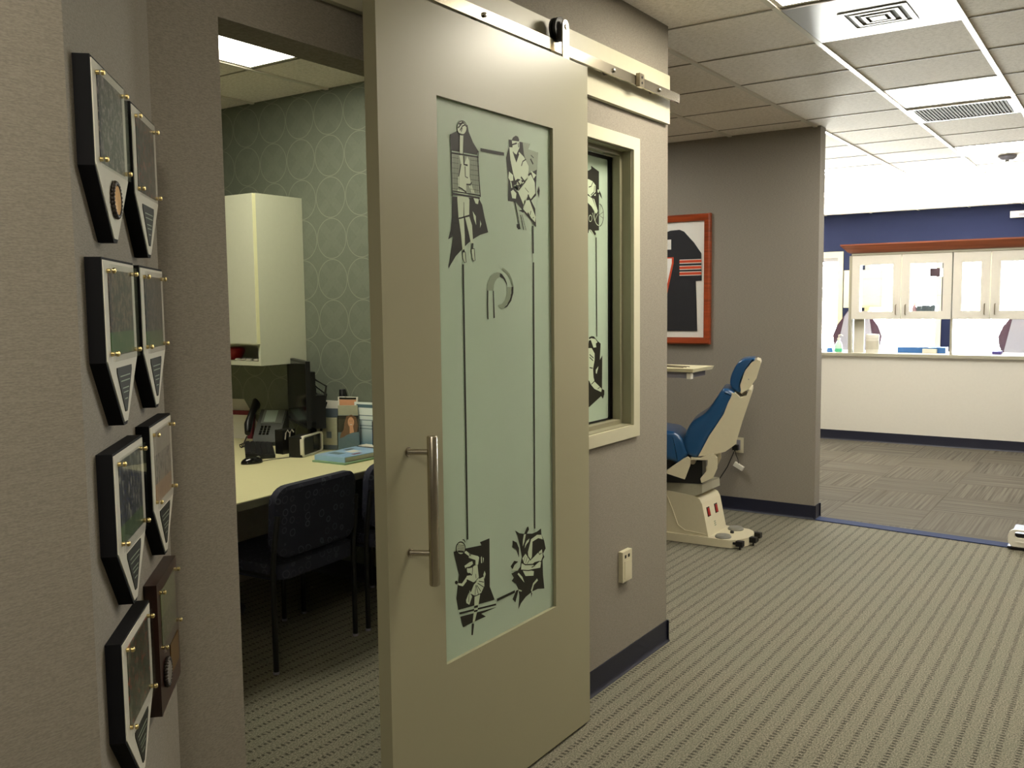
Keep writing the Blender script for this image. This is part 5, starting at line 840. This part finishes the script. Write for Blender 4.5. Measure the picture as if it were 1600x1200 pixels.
def br_woman(t, w, h, d):
    b = MB().box(-w/2, w/2, .002, .012, .002, h*.86).build('brochure', m['teal'], t, world=False)
    q = lambda *p: [(x*w, y, z*h) for x, y, z in p]
    y = .0012
    MB().prism([(-w*.5, h*.45), (w*.5, h*.45), (w*.5, h*.86), (-w*.5, h*.86)], 'y', y, .0021).build('printed_backdrop', m['etch'], t, world=False)
    MB().prism([(x*w, z*h) for x, z in ((-.42, .30), (-.20, .34), (.1, .40), (.40, .46), (.46, .60), (.38, .82), (.15, .88), (-.08, .84), (-.18, .68), (-.22, .52), (-.36, .42))], 'y', y-.0003, .0011).build('printed_hair', m['hair'], t, world=False)
    MB().prism([(w*(.13+.15*math.cos(k*PI/8)), h*(.70+.125*math.sin(k*PI/8))) for k in range(16)], 'y', y-.0006, .0008).prism([(w*x, h*z) for x, z in ((.06, .42), (.26, .45), (.22, .62), (.06, .62))], 'y', y-.0006, .0008).build('printed_face', m['skin'], t, world=False)
    b = MB(); b.prism([(w*x, h*z) for x, z in ((.05, .655), (.09, .635), (.13, .627), (.17, .635), (.21, .655), (.13, .645))], 'y', y-.0009, .0005); b.build('printed_smile', m['white'], t, world=False)
    b = MB(); b.box(w*.055, w*.10, y-.0009, .0005, h*.722, h*.732); b.box(w*.16, w*.205, y-.0009, .0005, h*.722, h*.732); b.build('printed_eyes', m['etch'], t, world=False)
    MB().prism([(w*x, h*z) for x, z in ((-.5, .02), (.5, .02), (.5, .46), (.2, .44), (-.1, .38), (-.3, .30), (-.5, .16))], 'y', y-.0009, .0006).build('printed_swoosh', m['teal'], t, world=False)
    MB().box(-w/2, w*.42, .016, .026, .002, h*1.10).build('rear_brochure', m['greyprint'], t, world=False)
holder((3.638, 3.560, DZ), .118, .225, .03, 'brochure stand showing a smiling woman with long brown hair', br_woman, -60)
tc = thing('tall_leaflet', 'tall leaflet showing a cropped face behind the smiling woman leaflet', 'leaflet', (3.685, 3.598, DZ), math.radians(-72))
MB().box(-.065, .055, 0, .012, 0.001, .29, .001).build('card', m['white'], tc, world=False); MB().box(-.056, .046, -.001, .0002, .235, .275).build('printed_photo', m['skin'], tc, world=False); MB().box(-.056, .046, -.0012, .0002, .276, .287).build('printed_band', m['etch'], tc, world=False)
wc = tag(MB().box(3.672, 3.68, 3.665, 3.775, DZ, DZ+.265, .001).build('white_card', m['white']), 'plain white card standing behind gray brochure stand', 'card')
pc = thing('black_cup', 'black cup standing behind the leaflets at the patterned wall', 'cup', (3.697, 3.655, DZ)); MB().lathe((3.697, 3.655, DZ), [(.015, 0), (.017, .01), (.019, .325), (.016, .33)], 20).build('cup_body', m['black'], pc)
ps = thing('blue_poster_stand', 'tall pale blue price sheet in clear stand at the right of desk', 'sign stand', (3.700, 3.455, DZ), math.radians(-84))
t_ = NT('fading_blue_sheet'); o_ = t_.xyz(t_.coord()); t_.col(t_.mix(t_.ramp(o_[2], .02, .2), lin('#4a7890'), lin('#e2eae4'))); m['bluesheet'] = t_.m
MB().box(-.105, .105, 0, .006, .001, .265, .001).build('sheet', m['bluesheet'], ps, world=False)
b = MB()
for k, zz in enumerate((.235, .19, .165, .135, .118)): b.box(-.09, .02+.02*(k % 2), -.0008, .0001, zz, zz+(.018 if k == 0 else .004))
b.build('printed_text', m['teal'], ps, world=False)
nb = tag(MB().box(3.655, 3.662, 3.352, 3.40, DZ+.0395, DZ+.17, .002).build('navy_card', m['navy_wall']), 'navy card at the right end of desk by the wall', 'card')
bt = thing('black_tray', 'black paper tray with white sheet at right end of desk', 'tray', (3.62, 3.40, DZ))
MB().box(3.615, 3.685, 3.32, 3.475, DZ, DZ+.035, .004).build('tray', m['black'], bt); MB().box(3.62, 3.68, 3.325, 3.47, DZ+.035, DZ+.039).build('paper_sheet', m['white'], bt)
fo = tag(MB().hexa([(x, y, z) for z in (DZ+.0005, DZ+.008) for x, y in ((3.285, 3.245), (3.60, 3.235), (3.275, 3.465), (3.61, 3.475))]).build('green_folder', m['pgreen']), 'thin green folder under the pale blue book on desk', 'folder')
bk = thing('blue_book', 'thick pale blue book lying on green folder on desk', 'book', (3.5, 3.36, DZ+.008))
Q = [(3.305, 3.265), (3.60, 3.258), (3.297, 3.468), (3.605, 3.480)]
MB().hexa([(x, y, z) for z in (DZ+.0085, DZ+.0315) for x, y in [(a_+(3.45-a_)*.03, c_+(3.37-c_)*.04) for a_, c_ in Q]]).build('page_block', m['pages'], bk)
MB().hexa([(x, y, z) for z in (DZ+.0315, DZ+.0345) for x, y in Q]).build('cover', m['lblue'], bk)
MB().hexa([(x, y, z) for z in (DZ+.0083, DZ+.0318) for x, y in ((3.304, 3.264), (3.309, 3.264), (3.296, 3.469), (3.301, 3.469))]).build('spine', m['lblue'], bk)
MB().box(3.40, 3.46, 3.29, 3.315, DZ+.0345, DZ+.035).build('printed_patch', m['maroon'], bk); MB().box(3.44, 3.51, 3.34, 3.40, DZ+.0345, DZ+.035).build('printed_patch', m['white'], bk); MB().box(3.36, 3.41, 3.36, 3.44, DZ+.0345, DZ+.035).build('printed_patch', m['teal'], bk); MB().box(3.48, 3.54, 3.42, 3.45, DZ+.0345, DZ+.035).build('printed_patch', m['bluegrey'], bk)
pp = thing('card_holder', 'white papers with red band propped at far left of desk', 'card holder', (3.635, 4.52, DZ), math.radians(-75))
MB().hexa([(x, y+(.05 if z > .1 else 0), z) for z in (.001, .23) for y in (.03, .035) for x in (-.15, .14)]).build('rear_sheet', m['white'], pp, world=False); MB().hexa([(x, y+(.03 if z > .1 else 0), z) for z in (.001, .165) for y in (.0, .02) for x in (-.15, .13)]).build('red_card', m['maroon'], pp, world=False)
MB().hexa([(x, y+(.03 if z > .1 else 0), z) for z in (.001, .14) for y in (-.008, -.003) for x in (-.15, .10)]).build('front_sheet', m['white'], pp, world=False)

# guest chairs: backs toward the door
def guest_chair():
    t = thing('guest_chair', 'navy ring patterned guest chair with its back to the doorway', 'chair', (0, 0, 0), 0, 'navy guest chairs pushed up to the desk')
    w = .258
    # back panel, gently curved: rounded outline in xz, bowed in y
    O = rrect(-w, w, .49, .80, .075, 6); b = MB(); A, B_ = [], []
    bow = lambda x, z: -.02-.07*(z-.49)+.03*(x/w)**2
    A = [b.bm.verts.new((x, bow(x, z)-.018, z)) for x, z in O]; B_ = [b.bm.verts.new((x, bow(x, z)+.018, z)) for x, z in O]; n = len(O)
    A2 = [b.bm.verts.new((x*.93, bow(x*.93, z)-.026, .645+(z-.645)*.90)) for x, z in O]; B2 = [b.bm.verts.new((x*.93, bow(x*.93, z)+.026, .645+(z-.645)*.90)) for x, z in O]
    for k in range(n):
        q = (k+1) % n; b._f([A[k], A[q], B_[q], B_[k]]); b._f([A[q], A[k], A2[k], A2[q]]); b._f([B_[k], B_[q], B2[q], B2[k]])
    # fill with strips so the curve holds
    def fill(V):
        hN = n//2; lo, hi = 0, n-1
        while hi-lo > 1:
            if hi-lo == 2: b._f([V[lo], V[lo+1], V[hi]]); break
            b._f([V[lo], V[lo+1], V[hi-1], V[hi]]); lo += 1; hi -= 1
    fill(A2); fill(B2); b.build('backrest', m['chairfab'], t, world=False, smooth=50)
    b = MB(); b.prism(rrect(-.25, .25, -.03, .43, .07, 6), 'z', .40, .465, .022, 3); b.build('seat', m['chairfab'], t, world=False, smooth=50)
    for sx in (-1, 1):
        MB().tube([(sx*.258, 0, .006), (sx*.258, 0, .45), (sx*.258, -.015, .56), (sx*.25, -.03, .68)], .0125, 12).build('leg', m['chairmetal'], t, world=False)
        MB().tube([(sx*.252, .445, .006), (sx*.252, .445, .40), (sx*.24, .42, .415), (sx*.24, 0.0, .415)], .0125, 12).build('leg', m['chairmetal'], t, world=False)
        for yy, xx in ((0, .258), (.445, .252)): MB().lathe((sx*xx, yy, 0), [(.013, 0), (.014, .004), (.014, .012)], 12).build('glide', m['shell'], t, world=False)
    return t
gc = guest_chair(); gc.location = (2.812, 2.975, 0); gc.rotation_euler = (0, 0, math.radians(4)); gc['label'] = 'navy ring patterned guest chair nearest the doorway, back toward us'
dup(gc, (3.412, 2.99, 0), math.radians(0), 'second navy guest chair half hidden behind the sliding door edge')
# task chair under the desk
tk = thing('task_chair', 'dark swivel chair base half hidden under the office desk', 'chair', (2.78, 3.93, 0), math.radians(20))
MB().prism(rrect(-.24, .24, -.23, .23, .08, 6), 'z', .42, .49, .02, 2).build('seat', m['chairfab'], tk, world=False); MB().cyl((0, 0, .10), (0, 0, .42), .03, 16).build('gas_column', m['black'], tk, world=False)
for k in range(5):
    a = 2*PI*k/5; c, s_ = math.cos(a), math.sin(a)
    sb_ = MB().tube([(0, 0, .12), (.15*c, .15*s_, .11), (.30*c, .30*s_, .075)], [.028, .022, .015], 10).build('star_leg', m['black'], tk, world=False)
    MB().cyl((.30*c-.02*s_, .30*s_+.02*c, .03), (.30*c+.02*s_, .30*s_-.02*c, .03), .03, 16).build('caster', m['black'], sb_, world=False)
